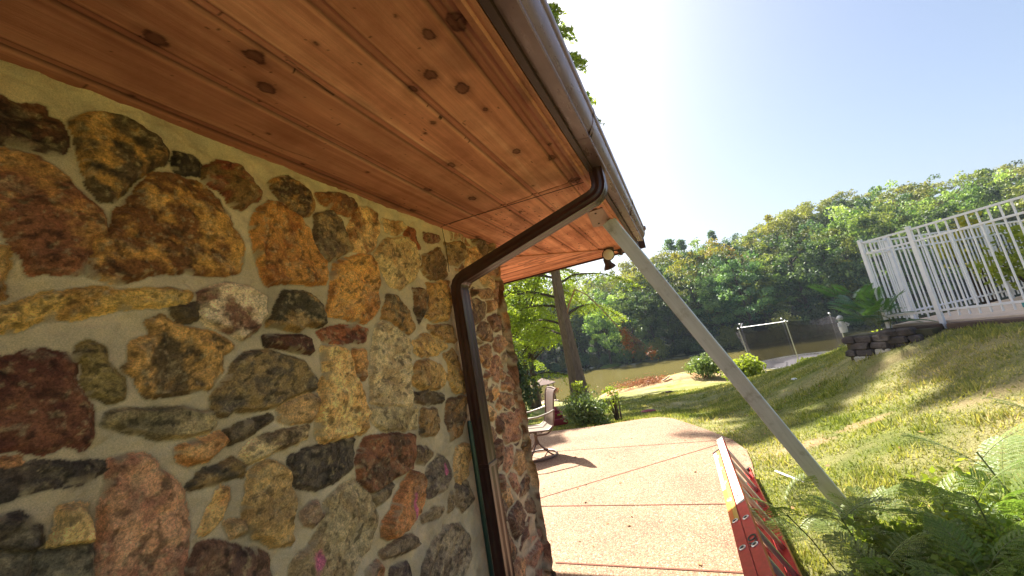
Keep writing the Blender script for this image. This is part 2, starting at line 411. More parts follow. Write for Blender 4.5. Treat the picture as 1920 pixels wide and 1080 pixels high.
W['drydeaf'] = simple('dry_leaves', (0.30, 0.17, 0.07), 0.8, 0, 0.4, 3)
W['pink'] = simple('pink_marking_paint', (0.7, 0.12, 0.28), 0.5)
W['sand'] = simple('sandy_spoil', (0.52, 0.31, 0.17), 0.95, 0, 0.25, 4, 0.1, 0.02)
W['bank'] = simple('muddy_bank', (0.10, 0.09, 0.05), 0.95, 0, 0.3, 2)

# ------------------------------------------------------------------ terrain
CT = np.array([(-3,1,-.03),(-3,4,-.03),(-3,6.5,-.03),(-6,5,-.03),(-6,0,-.03),(-12,0,0),(-12,8,-.1),(-1,7.5,-.04),(-.4,7.3,-.04),(0,2,-.03),(0,4,-.03),(.35,5.2,-.02),(0,6.4,-.03),(0,0,-.03),(1,1,0),
 (2.6,1,.3),(4.5,1.5,.9),(.9,3.2,.03),(1.35,3.2,.12),(1.77,3.59,.3),(2.6,4.7,.62),(3.1,6.75,.9),(3.6,5.85,.93),(2.55,7.5,.74),(5,9,.9),(6,6,.93),(7,11,.8),(5,4,.9),(8,2,1.0),
 (1.9,5.7,.36),(1.39,5.84,.17),(2.29,5.54,.55),(2.62,4.95,.7),(2.6,8.2,.62),(2.93,9.56,.47),(2.77,10.65,.27),(4.5,12,.4),(2.42,12.77,-.18),(1.77,16.9,-.99),(3.05,23.8,-2.1),(6.9,25.6,-2.0),(9,18,-.4),
 (-.15,16,-1.07),(-.21,11,-.69),(-1.25,10.93,-.59),(-1.7,7.9,-.10),(-1.75,12.9,-.77),(.89,26,-1.69),(-2.36,27.9,-1.9),(-4.2,27.7,-2.28),(-5.9,26.3,-2.47),(-6.8,18.8,-1.8),(-5,17.6,-1.35),(-11.5,27.7,-2.9),
 (-9.3,22,-2.1),(-5.8,12.7,-.9),(-9,14,-1.2),(-14,34,-4.2),(-16,20,-2),(-20,30,-3.5),(14,12,.9),(16,24,0),(14,2,1.6),(1.2,9.5,-.15),(1.5,7.5,.12)])
def _tps_fit(P):
    n = len(P); d = np.hypot(P[:, None, 0] - P[None, :, 0], P[:, None, 1] - P[None, :, 1])
    K = np.where(d > 0, d * d * np.log(d + 1e-12), 0) + np.eye(n) * 0.25
    A = np.zeros((n + 3, n + 3)); A[:n, :n] = K; A[:n, n] = 1; A[:n, n + 1:] = P[:, :2]; A[n, :n] = 1; A[n + 1:, :n] = P[:, :2].T
    return np.linalg.solve(A, np.concatenate([P[:, 2], np.zeros(3)]))
_TW = _tps_fit(CT)
LAKE_Z = -5.0
def ground(x, y):
    x = np.asarray(x, float); y = np.asarray(y, float); shp = x.shape; x = x.ravel(); y = y.ravel()
    cx = np.clip(x, -20, 16); cy = np.clip(y, -2, 36)
    d = np.hypot(cx[:, None] - CT[None, :, 0], cy[:, None] - CT[None, :, 1])
    z = np.where(d > 0, d * d * np.log(d + 1e-12), 0) @ _TW[:-3] + _TW[-3] + cx * _TW[-2] + cy * _TW[-1]
    r = np.hypot(x, y); t = x / np.maximum(y, 1)
    r1 = 28.5 + 14 * sstep(-.25, -.36, t) + 1.2 * (fbm(x * .3, y * .3, 3, 5) - .5)
    k = sstep(0, 9, r - r1) * (y > 5)
    z = z * (1 - k) + (LAKE_Z - 2.0) * k
    far = 83 + 7 * sstep(-12, -24, x) - 7 * sstep(-24, -34, x) - 4 * sstep(4, 14, x) + 6 * sstep(16, 30, x) + 2.0 * (fbm(x * .08, y * .08, 3, 9) - .5)
    slope = .10 + .26 * sstep(0, 40, x)
    fz = LAKE_Z - 1.6 + np.minimum((y - far + 2) * .9, 2.0) + np.maximum(y - far, 0) * slope
    fz = np.minimum(fz, 1.6 + np.hypot(x, y) * .085)
    z = np.where(y > far - 2, np.maximum(fz, LAKE_Z - 2), z)
    # land behind and beside the house
    z = np.where((y < 2), np.clip(z, -.1, 2.0), z)
    lz = LAKE_Z - 2 + sstep(46, 60, -x) * 4.5
    z = np.where((x < -46) & (y > 36), np.maximum(z, lz), z)
    z = np.minimum(z, 60)
    return z.reshape(shp)
def gz(x, y): return float(ground(np.array([x]), np.array([y]))[0])

PATIO = [(-2.9, 7.06), (-2.3, 7.12), (-1.81, 7.16), (-1.4, 7.3), (-1.06, 7.4), (-.75, 7.42), (-.50, 7.25), (-.14, 6.6), (.08, 6.15), (.26, 5.75), (.36, 5.3), (.35, 4.85), (.30, 4.3), (.27, 3.6), (.255, 2.9), (.25, 0.0), (.25, -3), (-1.3, -3), (-1.3, 2.7), (-5.5, 2.7), (-5.5, 7.1)]
DECK = [(3.13, 6.90), (2.76, 7.32), (3.2, 7.72), (5.05, 9.2), (7.6, 11.3), (9.0, 9.0), (6.5, 5.6), (5.2, 3.4), (4.9, 3.6), (3.70, 5.90)]
def inside(poly, x, y):
    r = np.zeros(x.shape, bool); n = len(poly)
    for i in range(n):
        x1, y1 = poly[i]; x2, y2 = poly[(i + 1) % n]
        c = ((y1 > y) != (y2 > y)) & (x < (x2 - x1) * (y - y1) / (y2 - y1 + 1e-12) + x1); r ^= c
    return r

def build_ground():
    th = np.concatenate([np.linspace(-180, -40, 30)[:-1], np.linspace(-40, 50, 420)[:-1], np.linspace(50, 180, 30)])
    th = np.radians(th); rr = np.concatenate([np.linspace(.0, .9, 4), np.exp(np.linspace(math.log(1.0), math.log(140), 330)), np.exp(np.linspace(math.log(150), math.log(900), 14))])
    R, T = np.meshgrid(rr, th, indexing='ij'); X = R * np.sin(T); Y = R * np.cos(T)
    Z = ground(X, Y)
    Z += (fbm(X * 1.3, Y * 1.3, 4, 3) - .5) * .05 * sstep(2, 6, R) * (R < 60)
    ins = inside(PATIO, X, Y); Z = np.where(ins, -.06, Z); dk = inside(DECK, X, Y); Z = np.where(dk, .86, Z)
    E = np.zeros_like(Z)
    for (cx, cy, a, b, s) in [(.95, 5.1, .32, .12, .9), (1.45, 5.2, .30, .1, .8), (.55, 4.95, .16, .07, .6), (2.35, 4.7, .4, .10, .4), (2.5, 4.2, .5, .14, .35), (2.35, 6.6, .4, .15, .3),
                              (2.9, 5.9, .5, .10, .25), (-.3, 9.9, .9, .35, .45), (.5, 11, .9, .3, .35), (-2.2, 25.5, 3.6, 1.4, .95), (1.7, 24.5, 2.4, 1.3, .8), (.1, 6.2, .16, .5, .35)]:
        q = ((X - cx) / a) ** 2 + ((Y - cy) / b) ** 2 + (fbm(X * 5, Y * 5, 4, 31) - .5) * 2.2
        E = np.maximum(E, s * sstep(1.3, .5, q))
    E = np.maximum(E, (Z < LAKE_Z + .35) * (Y > 20) * .4)
    nr, nc = X.shape; I = np.arange(nr * nc).reshape(nr, nc)
    F = np.stack([I[:-1, :-1], I[:-1, 1:], I[1:, 1:], I[1:, :-1]], -1).reshape(-1, 4)
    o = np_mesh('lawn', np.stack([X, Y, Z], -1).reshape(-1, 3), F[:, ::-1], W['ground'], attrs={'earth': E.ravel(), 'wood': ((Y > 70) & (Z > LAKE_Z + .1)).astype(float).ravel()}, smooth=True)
    tag(o, kind='structure')
build_ground()

m = MB(); m.prism([(-140, 20), (160, 20), (160, 140), (-140, 140)], LAKE_Z - .1, LAKE_Z); tag(m.build('water', W['water']), kind='structure')
m = MB(); m.prism(PATIO, -.14, 0.0); tag(m.build('patio', W['patio'], bevel=.006), kind='structure')
# joints of the patio
m = MB()
def joint(a, b, w=.012):
    a = Vector((*a, .004)); b = Vector((*b, .004)); t = (b - a).normalized(); n = Vector((-t.y, t.x, 0)) * w / 2
    m.add([a - n, b - n, b + n, a + n], [(0, 1, 2, 3)])
joint((-5.4, 5.72), (.25, 5.74)); joint((-1.95, 3.92), (.27, 5.72)); joint((-5.4, 3.80), (.28, 3.86)); joint((-1.255, 2.88), (.25, 2.88), .016); joint((-1.25, .9), (.245, .9))
tag(m.build('patio_joint', W['joint']), kind='structure')

def build_grass():
    rng = np.random.default_rng(5); n = 270000
    r = 1.6 + 17 * rng.random(n) ** 1.35; t = np.radians(-28 + 75 * rng.random(n)); x = r * np.sin(t); y = r * np.cos(t)
    keep = ~inside(PATIO, x, y) & ~inside(DECK, x, y) & ~((x < -1.2) & (y < 7))
    dens = fbm(x * 2.2, y * 2.2, 4, 8); keep &= (dens + rng.random(n) * .35) > .50
    for (cx, cy, a, b) in [(.95, 5.1, .32, .12), (1.45, 5.2, .30, .1), (2.35, 4.7, .4, .12), (2.35, 6.6, .5, .22)]:
        keep &= ~((((x - cx) / a) ** 2 + ((y - cy) / b) ** 2 < 1) & (rng.random(n) < .8))
    x, y, r = x[keep], y[keep], r[keep]; n = len(x); z = ground(x, y) - .005
    # blades hanging over the patio edge as well
    h = (.016 + .030 * rng.random(n)) * (.6 + 1.1 * sstep(.45, .75, fbm(x * 3.5, y * 3.5, 3, 12))) * (1 + r * .035); w = (.0026 + .0026 * rng.random(n)) * (1 + r * .14)
    a = rng.random(n) * 2 * PI; lean = .9 * rng.random(n) * h; b = rng.random(n) * 2 * PI
    P = np.stack([x, y, z], -1); D = np.stack([np.cos(a) * w, np.sin(a) * w, 0 * a], -1); T = np.stack([np.cos(b) * lean, np.sin(b) * lean, h], -1)
    V = np.stack([P - D, P + D, P + T], 1).reshape(-1, 3); F = np.arange(3 * n).reshape(-1, 3)
    tint = np.repeat(rng.random(n) ** 1.6, 3)
    o = np_mesh('grass', V, F, W['blades'], attrs={'tint': tint}); tag(o, 'short mown grass with straw patches on the sloping lawn', 'grass', kind='stuff')
build_grass()

def litter():
    rng = np.random.default_rng(71); n = 420; x = -2.6 + 5.2 * rng.random(n); y = 2.7 + 6 * rng.random(n); a = rng.random(n) * 2 * PI; s = .010 + .016 * rng.random(n) ** 2
    keep = (rng.random(n) < .35) | (np.abs(x - .35) < .25) | (y > 6.6) | (x < -1.0); x, y, a, s = x[keep], y[keep], a[keep], s[keep]; n = len(x)
    z = np.where(inside(PATIO, x, y), .006, ground(x, y) + .03); u = np.stack([np.cos(a) * s, np.sin(a) * s, s * (rng.random(n) - .3) * .6], -1); v = np.stack([-np.sin(a) * s * .55, np.cos(a) * s * .55, s * .2 + 0 * a], -1)
    P = np.stack([x, y, z], -1); V = np.stack([P - u, P + v, P + u, P - v], 1).reshape(-1, 3); V[:, 2] = np.maximum(V[:, 2], np.repeat(z, 4) - .002)
    o = np_mesh('leaf_litter', V, np.arange(4 * n).reshape(-1, 4), W['drydeaf']); tag(o, 'tiny dry leaves scattered over the patio and its edge', 'leaf litter', kind='stuff')
litter()
# ------------------------------------------------------------------ stone wall height field
STONES=[
((72,48,34),(100,62,40),1,[(0.232,2.383),(0.264,2.371),(0.287,2.364),(0.31,2.368),(0.337,2.383),(0.339,2.36),(0.365,2.36),(0.368,2.317),(0.362,2.278),(0.341,2.272),(0.305,2.268),(0.268,2.257),(0.237,2.248)]),
((84,66,44),(165,120,58),2,[(0.388,2.368),(0.407,2.39),(0.437,2.411),(0.474,2.42),(0.514,2.416),(0.55,2.391),(0.575,2.355),(0.561,2.319),(0.512,2.27),(0.478,2.221),(0.455,2.175),(0.437,2.169),(0.418,2.207),(0.403,2.26),(0.393,2.307)]),
((48,38,30),(80,66,50),1,[(0.601,2.376),(0.644,2.381),(0.666,2.363),(0.66,2.333),(0.6,2.313),(0.594,2.342)]),
((120,88,48),(118,60,38),2,[(0.68,2.359),(0.729,2.404),(0.772,2.413),(0.806,2.38),(0.845,2.327),(0.833,2.297),(0.775,2.235),(0.747,2.25),(0.724,2.3),(0.678,2.321)]),
((122,76,50),(158,112,60),2,[(0.235,2.222),(0.269,2.228),(0.29,2.241),(0.329,2.242),(0.358,2.227),(0.385,2.188),(0.404,2.159),(0.437,2.133),(0.437,2.09),(0.414,2.049),(0.407,1.993),(0.405,1.973),(0.362,1.967),(0.327,1.969),(0.315,1.998),(0.296,2.025),(0.281,2.058),(0.273,2.086),(0.24,2.082)]),
((104,66,34),(165,120,56),2,[(0.478,2.16),(0.512,2.225),(0.548,2.28),(0.613,2.296),(0.67,2.3),(0.706,2.257),(0.728,2.207),(0.742,2.164),(0.762,2.15),(0.775,2.068),(0.768,2.03),(0.718,2.005),(0.605,2.007),(0.52,1.984),(0.447,1.954),(0.419,1.968),(0.423,2.009),(0.442,2.069),(0.462,2.11)]),
((178,122,58),(140,84,38),2,[(0.802,2.169),(0.829,2.235),(0.877,2.296),(0.929,2.301),(0.992,2.269),(1.034,2.212),(1.053,2.159),(1.091,2.097),(1.087,2.006),(1.036,1.996),(0.946,2.003),(0.845,1.982),(0.84,2.049),(0.816,2.094)]),
((78,56,40),(150,108,56),1,[(0.894,2.393),(0.961,2.435),(1.006,2.423),(1.053,2.404),(1.072,2.339),(1.042,2.295),(0.993,2.281),(0.94,2.31),(0.911,2.344)]),
((150,96,52),(100,62,40),1,[(1.098,2.408),(1.177,2.434),(1.267,2.431),(1.285,2.389),(1.239,2.343),(1.181,2.346),(1.108,2.374)]),
((96,76,56),(140,108,66),2,[(1.081,2.305),(1.151,2.338),(1.198,2.313),(1.226,2.243),(1.258,2.192),(1.185,2.148),(1.104,2.105),(1.071,2.151),(1.06,2.23)]),
((192,152,98),(135,90,52),2,[(1.293,2.392),(1.383,2.425),(1.444,2.407),(1.436,2.304),(1.385,2.21),(1.311,2.176),(1.258,2.192),(1.244,2.26)]),
((196,166,112),(165,130,84),2,[(1.422,2.217),(1.489,2.28),(1.622,2.324),(1.713,2.319),(1.742,2.228),(1.721,2.13),(1.664,2.085),(1.553,2.023),(1.487,2.045),(1.441,2.109),(1.396,2.171)]),
((192,138,66),(160,105,50),2,[(1.152,2.106),(1.244,2.146),(1.362,2.179),(1.399,2.13),(1.384,2.008),(1.353,1.903),(1.279,1.846),(1.19,1.858),(1.085,1.879),(1.109,1.974)]),
((186,150,100),(140,100,60),1,[(1.489,2.39),(1.64,2.414),(1.669,2.389),(1.582,2.337),(1.499,2.333)]),
((140,76,42),(100,55,36),1,[(1.681,2.392),(1.728,2.387),(1.779,2.284),(1.726,2.266),(1.647,2.337)]),
((100,52,42),(120,80,56),1,[(1.83,2.394),(1.972,2.409),(1.976,2.365),(1.843,2.338)]),
((150,112,68),(110,80,50),1,[(1.794,2.237),(1.949,2.315),(1.987,2.233),(1.989,2.128),(1.817,2.109),(1.766,2.168)]),
((150,120,76),(100,76,50),1,[(2.053,2.372),(2.27,2.425),(2.274,2.317),(2.182,2.244),(2.048,2.234)]),
((186,146,96),(140,100,60),1,[(2.313,2.383),(2.459,2.411),(2.541,2.339),(2.374,2.272),(2.269,2.237)]),
((186,146,80),(150,110,56),1,[(0.249,1.998),(0.275,2.005),(0.289,2.005),(0.29,1.97),(0.284,1.94),(0.278,1.905),(0.252,1.903)]),
((186,148,74),(150,110,52),1,[(0.253,1.875),(0.279,1.876),(0.351,1.907),(0.437,1.929),(0.566,1.944),(0.616,1.936),(0.602,1.9),(0.519,1.889),(0.447,1.883),(0.372,1.858),(0.322,1.843),(0.28,1.832),(0.255,1.832)]),
((192,168,134),(110,78,60),2,[(0.642,1.93),(0.671,1.949),(0.717,1.97),(0.79,1.968),(0.837,1.934),(0.838,1.878),(0.807,1.824),(0.763,1.794),(0.725,1.816),(0.667,1.842),(0.644,1.874)]),
((72,62,44),(155,120,68),2,[(0.888,1.918),(0.916,1.959),(0.975,1.959),(1.03,1.931),(1.06,1.873),(1.062,1.835),(0.986,1.836),(0.951,1.811),(0.891,1.827),(0.853,1.841)]),
((90,72,48),(150,110,60),1,[(1.411,1.931),(1.457,1.987),(1.535,1.979),(1.584,1.91),(1.607,1.811),(1.57,1.791),(1.487,1.833),(1.382,1.865)]),
((80,60,42),(120,84,50),1,[(1.665,2.032),(1.725,2.037),(1.764,1.993),(1.718,1.899),(1.669,1.839),(1.651,1.912)]),
((188,142,76),(150,108,58),1,[(1.796,2.075),(2.016,2.114),(2.004,1.957),(1.965,1.868),(1.808,1.854),(1.73,1.877),(1.766,1.978)]),
((132,76,46),(95,56,40),1,[(1.041,1.809),(1.104,1.819),(1.23,1.829),(1.281,1.81),(1.266,1.763),(1.149,1.757),(1.061,1.772)]),
((88,56,42),(60,44,34),1,[(0.832,1.796),(0.908,1.795),(0.992,1.785),(0.992,1.73),(0.944,1.739),(0.895,1.761),(0.83,1.765)]),
((88,70,44),(178,134,72),2,[(0.534,1.806),(0.532,1.842),(0.552,1.861),(0.588,1.835),(0.626,1.826),(0.666,1.814),(0.708,1.792),(0.726,1.771),(0.691,1.744),(0.69,1.705),(0.66,1.655),(0.595,1.654),(0.537,1.653),(0.516,1.67),(0.506,1.705),(0.481,1.728),(0.496,1.753),(0.494,1.787)]),
((86,74,58),(125,102,64),2,[(0.672,1.63),(0.695,1.657),(0.727,1.709),(0.768,1.743),(0.828,1.747),(0.902,1.723),(0.96,1.684),(1.009,1.625),(1.006,1.591),(0.952,1.595),(0.895,1.587),(0.842,1.562),(0.774,1.571),(0.728,1.581),(0.705,1.566),(0.677,1.576)]),
((132,112,64),(82,66,46),1,[(0.398,1.786),(0.415,1.792),(0.438,1.784),(0.442,1.752),(0.456,1.718),(0.473,1.697),(0.468,1.665),(0.447,1.66),(0.424,1.673),(0.413,1.711),(0.407,1.743),(0.396,1.762)]),
((88,50,38),(112,70,48),1,[(0.251,1.772),(0.282,1.772),(0.299,1.77),(0.32,1.78),(0.346,1.772),(0.377,1.764),(0.386,1.721),(0.403,1.677),(0.414,1.633),(0.416,1.579),(0.408,1.564),(0.376,1.585),(0.357,1.574),(0.342,1.567),(0.317,1.591),(0.287,1.599),(0.257,1.608)]),
((166,146,104),(116,102,72),1,[(0.447,1.632),(0.515,1.623),(0.594,1.606),(0.667,1.586),(0.669,1.548),(0.655,1.53),(0.592,1.539),(0.536,1.55),(0.494,1.577),(0.447,1.607)]),
((82,68,50),(110,90,60),1,[(0.709,1.5),(0.702,1.517),(0.764,1.533),(0.831,1.534),(0.839,1.52),(0.786,1.504),(0.738,1.492),(0.708,1.487)]),
((192,166,116),(104,84,58),1,[(0.747,1.444),(0.768,1.469),(0.835,1.474),(0.91,1.477),(0.971,1.466),(0.962,1.432),(0.887,1.427),(0.823,1.421),(0.765,1.415)]),
((156,124,82),(190,148,92),1,[(0.859,1.552),(0.899,1.568),(0.961,1.581),(1.001,1.563),(0.998,1.516),(0.989,1.487),(0.912,1.5),(0.866,1.518)]),
((194,148,84),(214,170,104),3,[(1.052,1.752),(1.095,1.746),(1.145,1.724),(1.164,1.663),(1.194,1.572),(1.211,1.493),(1.226,1.446),(1.172,1.416),(1.155,1.395),(1.078,1.4),(1.014,1.408),(1.012,1.494),(1.032,1.617)]),
((172,126,72),(120,84,52),1,[(1.2,1.721),(1.268,1.722),(1.267,1.663),(1.249,1.597),(1.226,1.594),(1.199,1.659)]),
((194,170,126),(160,132,92),2,[(1.341,1.828),(1.395,1.84),(1.481,1.8),(1.565,1.763),(1.544,1.609),(1.528,1.481),(1.508,1.434),(1.381,1.459),(1.271,1.492),(1.294,1.637)]),
((186,146,82),(140,104,60),1,[(1.592,1.741),(1.691,1.78),(1.813,1.769),(1.905,1.702),(1.813,1.662),(1.665,1.666),(1.602,1.685)]),
((188,148,86),(150,112,62),1,[(1.577,1.619),(1.685,1.65),(1.796,1.596),(1.863,1.543),(1.792,1.479),(1.627,1.497),(1.558,1.528)]),
((182,142,76),(140,104,58),1,[(1.869,1.65),(1.962,1.675),(1.998,1.591),(2.011,1.477),(2.002,1.414),(1.894,1.432),(1.86,1.513),(1.907,1.584)]),
((150,112,66),(110,80,50),1,[(1.75,1.827),(1.969,1.83),(1.984,1.722),(1.917,1.726),(1.749,1.801)]),
((94,76,54),(70,56,42),1,[(1.539,1.486),(1.668,1.477),(1.795,1.442),(1.785,1.4),(1.611,1.426),(1.532,1.454)]),
((174,152,108),(130,110,76),1,[(1.252,1.468),(1.38,1.451),(1.564,1.407),(1.55,1.323),(1.449,1.336),(1.331,1.366),(1.262,1.433)]),
((78,68,52),(130,100,60),1,[(1.598,1.396),(1.716,1.379),(1.723,1.308),(1.684,1.25),(1.573,1.286)]),
((98,74,52),(150,108,62),1,[(1.823,1.397),(1.995,1.392),(1.99,1.276),(1.905,1.192),(1.794,1.193),(1.795,1.291)]),
((190,150,90),(150,110,60),1,[(1.17,1.433),(1.232,1.456),(1.24,1.389),(1.196,1.386)]),
((134,86,56),(92,66,46),2,[(1.168,1.295),(1.221,1.362),(1.343,1.342),(1.508,1.29),(1.483,1.219),(1.46,1.155),(1.36,1.156),(1.278,1.154),(1.202,1.147),(1.164,1.216)]),
((100,86,68),(72,62,52),2,[(0.883,1.385),(0.964,1.395),(1.077,1.389),(1.152,1.373),(1.159,1.328),(1.139,1.274),(1.06,1.254),(0.971,1.256),(0.913,1.291),(0.889,1.341)]),
((194,144,84),(160,110,60),1,[(0.585,1.507),(0.641,1.51),(0.688,1.516),(0.7,1.488),(0.672,1.474),(0.652,1.455),(0.602,1.458),(0.59,1.471)]),
((82,72,56),(130,104,64),1,[(0.603,1.403),(0.625,1.424),(0.671,1.43),(0.713,1.438),(0.749,1.407),(0.746,1.388),(0.703,1.389),(0.649,1.401),(0.612,1.398)]),
((84,70,58),(62,54,48),1,[(0.261,1.556),(0.289,1.549),(0.332,1.544),(0.38,1.533),(0.438,1.516),(0.439,1.497),(0.409,1.488),(0.351,1.496),(0.29,1.503),(0.263,1.511)]),
((176,130,94),(146,98,72),2,[(0.456,1.515),(0.484,1.517),(0.529,1.496),(0.555,1.45),(0.582,1.401),(0.594,1.351),(0.593,1.294),(0.583,1.249),(0.575,1.18),(0.428,1.266),(0.433,1.337),(0.448,1.391),(0.447,1.46)]),
((210,166,96),(180,130,74),1,[(0.623,1.28),(0.639,1.305),(0.66,1.344),(0.676,1.371),(0.693,1.357),(0.695,1.322),(0.678,1.295),(0.645,1.284)]),
((174,140,84),(140,110,66),2,[(0.764,1.384),(0.804,1.401),(0.854,1.368),(0.882,1.319),(0.89,1.25),(0.877,1.191),(0.872,1.132),(0.828,1.153),(0.767,1.204),(0.734,1.256),(0.744,1.302)]),
((86,60,54),(160,130,100),1,[(0.92,1.204),(0.936,1.221),(0.974,1.209),(0.985,1.168),(0.957,1.15),(0.921,1.171)]),
((166,144,104),(140,116,80),2,[(1.012,1.209),(1.081,1.223),(1.138,1.221),(1.197,1.132),(1.217,1.056),(1.204,1.023),(1.158,0.969),(1.105,0.942),(1.051,0.903),(0.869,1.009),(0.877,1.081),(0.935,1.091),(0.98,1.127)]),
((174,116,66),(130,92,60),4,[(1.243,1.015),(1.312,1.056),(1.39,1.109),(1.467,1.141),(1.515,1.11),(1.499,1.036),(1.465,0.969),(1.356,0.954),(1.275,0.957),(1.245,0.984)]),
((80,60,48),(120,96,64),1,[(1.509,1.232),(1.603,1.218),(1.637,1.172),(1.569,1.145),(1.516,1.169)]),
((132,116,92),(90,76,64),1,[(1.587,1.112),(1.684,1.155),(1.762,1.093),(1.769,1.023),(1.682,0.979),(1.555,0.992),(1.534,1.058)]),
((182,142,86),(150,112,66),1,[(1.838,1.138),(1.933,1.137),(1.958,1.044),(1.92,0.97),(1.806,0.951),(1.79,1.016)]),
((216,172,108),(196,150,90),3,[(0.359,1.384),(0.366,1.412),(0.372,1.45),(0.393,1.444),(0.412,1.433),(0.42,1.403),(0.422,1.365),(0.397,1.372)]),
((70,60,52),(96,84,66),1,[(0.264,1.478),(0.291,1.466),(0.311,1.461),(0.323,1.442),(0.341,1.395),(0.332,1.387),(0.293,1.405),(0.266,1.419)]),
((122,112,88),(94,86,70),1,[(0.341,1.322),(0.343,1.372),(0.378,1.369),(0.413,1.363),(0.424,1.331),(0.421,1.275)]),
((112,82,62),(82,60,50),2,[(0.595,1.218),(0.625,1.252),(0.656,1.243),(0.708,1.203),(0.8,1.135),(0.795,1.06),(0.589,1.179)]),
((122,102,78),(80,68,52),1,[(1.227,0.924),(1.318,0.927),(1.414,0.891),(1.43,0.853),(1.308,0.875),(1.238,0.901)]),
((154,134,104),(110,92,72),1,[(1.441,0.74),(1.511,0.788),(1.644,0.816),(1.759,0.788),(1.829,0.68),(1.827,0.604),(1.712,0.542),(1.624,0.57),(1.425,0.685)]),
((132,110,80),(100,84,60),1,[(1.483,0.928),(1.582,0.928),(1.663,0.906),(1.611,0.884),(1.499,0.911)]),
((190,166,120),(140,116,80),1,[(1.7,0.919),(1.752,0.947),(1.752,0.898),(1.688,0.876)]),
((130,106,86),(170,120,84),1,[(1.153,0.898),(1.205,0.896),(1.228,0.857),(1.211,0.829),(1.148,0.865)]),
((110,92,76),(80,64,56),1,[(1.273,0.84),(1.362,0.812),(1.365,0.741),(1.265,0.798)]),
((84,70,52),(120,100,66),1,[(0.578,1.893),(0.628,1.899),(0.635,1.862),(0.601,1.85),(0.584,1.869)]),
((196,140,92),(160,110,70),1,[(0.292,1.572),(0.308,1.567),(0.311,1.553),(0.295,1.552)]),
((160,128,84),(120,96,62),1,[(0.687,1.273),(0.729,1.264),(0.732,1.231),(0.699,1.242)]),
((116,104,80),(90,80,62),1,[(0.267,1.404),(0.313,1.385),(0.334,1.378),(0.337,1.324),(0.268,1.364)]),
((128,108,78),(90,74,56),1,[(1.208,1.14),(1.276,1.142),(1.34,1.136),(1.301,1.103),(1.223,1.094)]),
((96,80,66),(140,116,86),1,[(1.783,0.964),(1.904,0.947),(1.912,0.832),(1.809,0.821),(1.775,0.888)]),
((116,86,62),(80,60,48),1,[(2.252,1.996),(2.368,2.012),(2.475,1.977),(2.446,1.896),(2.328,1.837),(2.248,1.81),(2.238,1.893)]),
((98,74,56),(130,96,66),1,[(2.316,1.79),(2.374,1.845),(2.463,1.827),(2.481,1.758),(2.46,1.701),(2.369,1.725),(2.285,1.754)]),
((192,146,98),(140,100,66),1,[(2.314,1.67),(2.415,1.682),(2.408,1.607),(2.358,1.527),(2.289,1.544)]),
((192,142,84),(140,100,60),1,[(2.356,1.355),(2.447,1.375),(2.448,1.321),(2.359,1.31)]),
((170,124,84),(120,86,60),1,[(2.528,1.499),(2.592,1.453),(2.551,1.409),(2.512,1.443)]),
((176,132,92),(130,92,66),1,[(2.253,1.451),(2.301,1.435),(2.28,1.35),(2.239,1.331),(2.228,1.394)]),
((150,106,78),(110,78,58),1,[(2.459,1.338),(2.62,1.291),(2.646,1.22),(2.539,1.212),(2.455,1.273)]),
((166,118,88),(130,88,66),1,[(2.441,1.185),(2.569,1.174),(2.628,1.096),(2.6,0.97),(2.407,1.006)]),
((150,112,78),(100,72,54),1,[(2.347,2.069),(2.565,2.097),(2.611,2.036),(2.433,2.026)])]


def seg_sdf(X, Y, poly):
    d = np.full(X.shape, 1e9); ins = np.zeros(X.shape, bool); n = len(poly)
    for i in range(n):
        ax, ay = poly[i]; bx, by = poly[(i + 1) % n]; ex, ey = bx - ax, by - ay
        t = np.clip(((X - ax) * ex + (Y - ay) * ey) / (ex * ex + ey * ey + 1e-12), 0, 1)
        d = np.minimum(d, np.hypot(X - ax - t * ex, Y - ay - t * ey))
        ins ^= ((ay > Y) != (by > Y)) & (X < ex * (Y - ay) / (ey + 1e-12) + ax)
    return np.where(ins, d, -d)
def chaikin(p):
    q = []
    for i in range(len(p)):
        a = p[i]; b = p[(i + 1) % len(p)]
        q += [(a[0] * .94 + b[0] * .06, a[1] * .94 + b[1] * .06), (a[0] * .06 + b[0] * .94, a[1] * .06 + b[1] * .94)]
    return q
def desat(c, k=.05):
    c = np.array(lin(c)); l = c @ np.array([.3, .6, .1]); return np.clip((c * (1 - k) + l * k) * 1.6, 0, 1)
PAL = [((150, 106, 78), (110, 78, 58)), ((176, 130, 86), (130, 92, 66)), ((116, 86, 62), (80, 60, 48)), ((166, 118, 88), (128, 88, 66)), ((98, 74, 56), (140, 100, 66)), ((150, 128, 98), (108, 90, 70)), ((186, 146, 100), (140, 104, 66)), ((92, 66, 52), (120, 84, 62))]

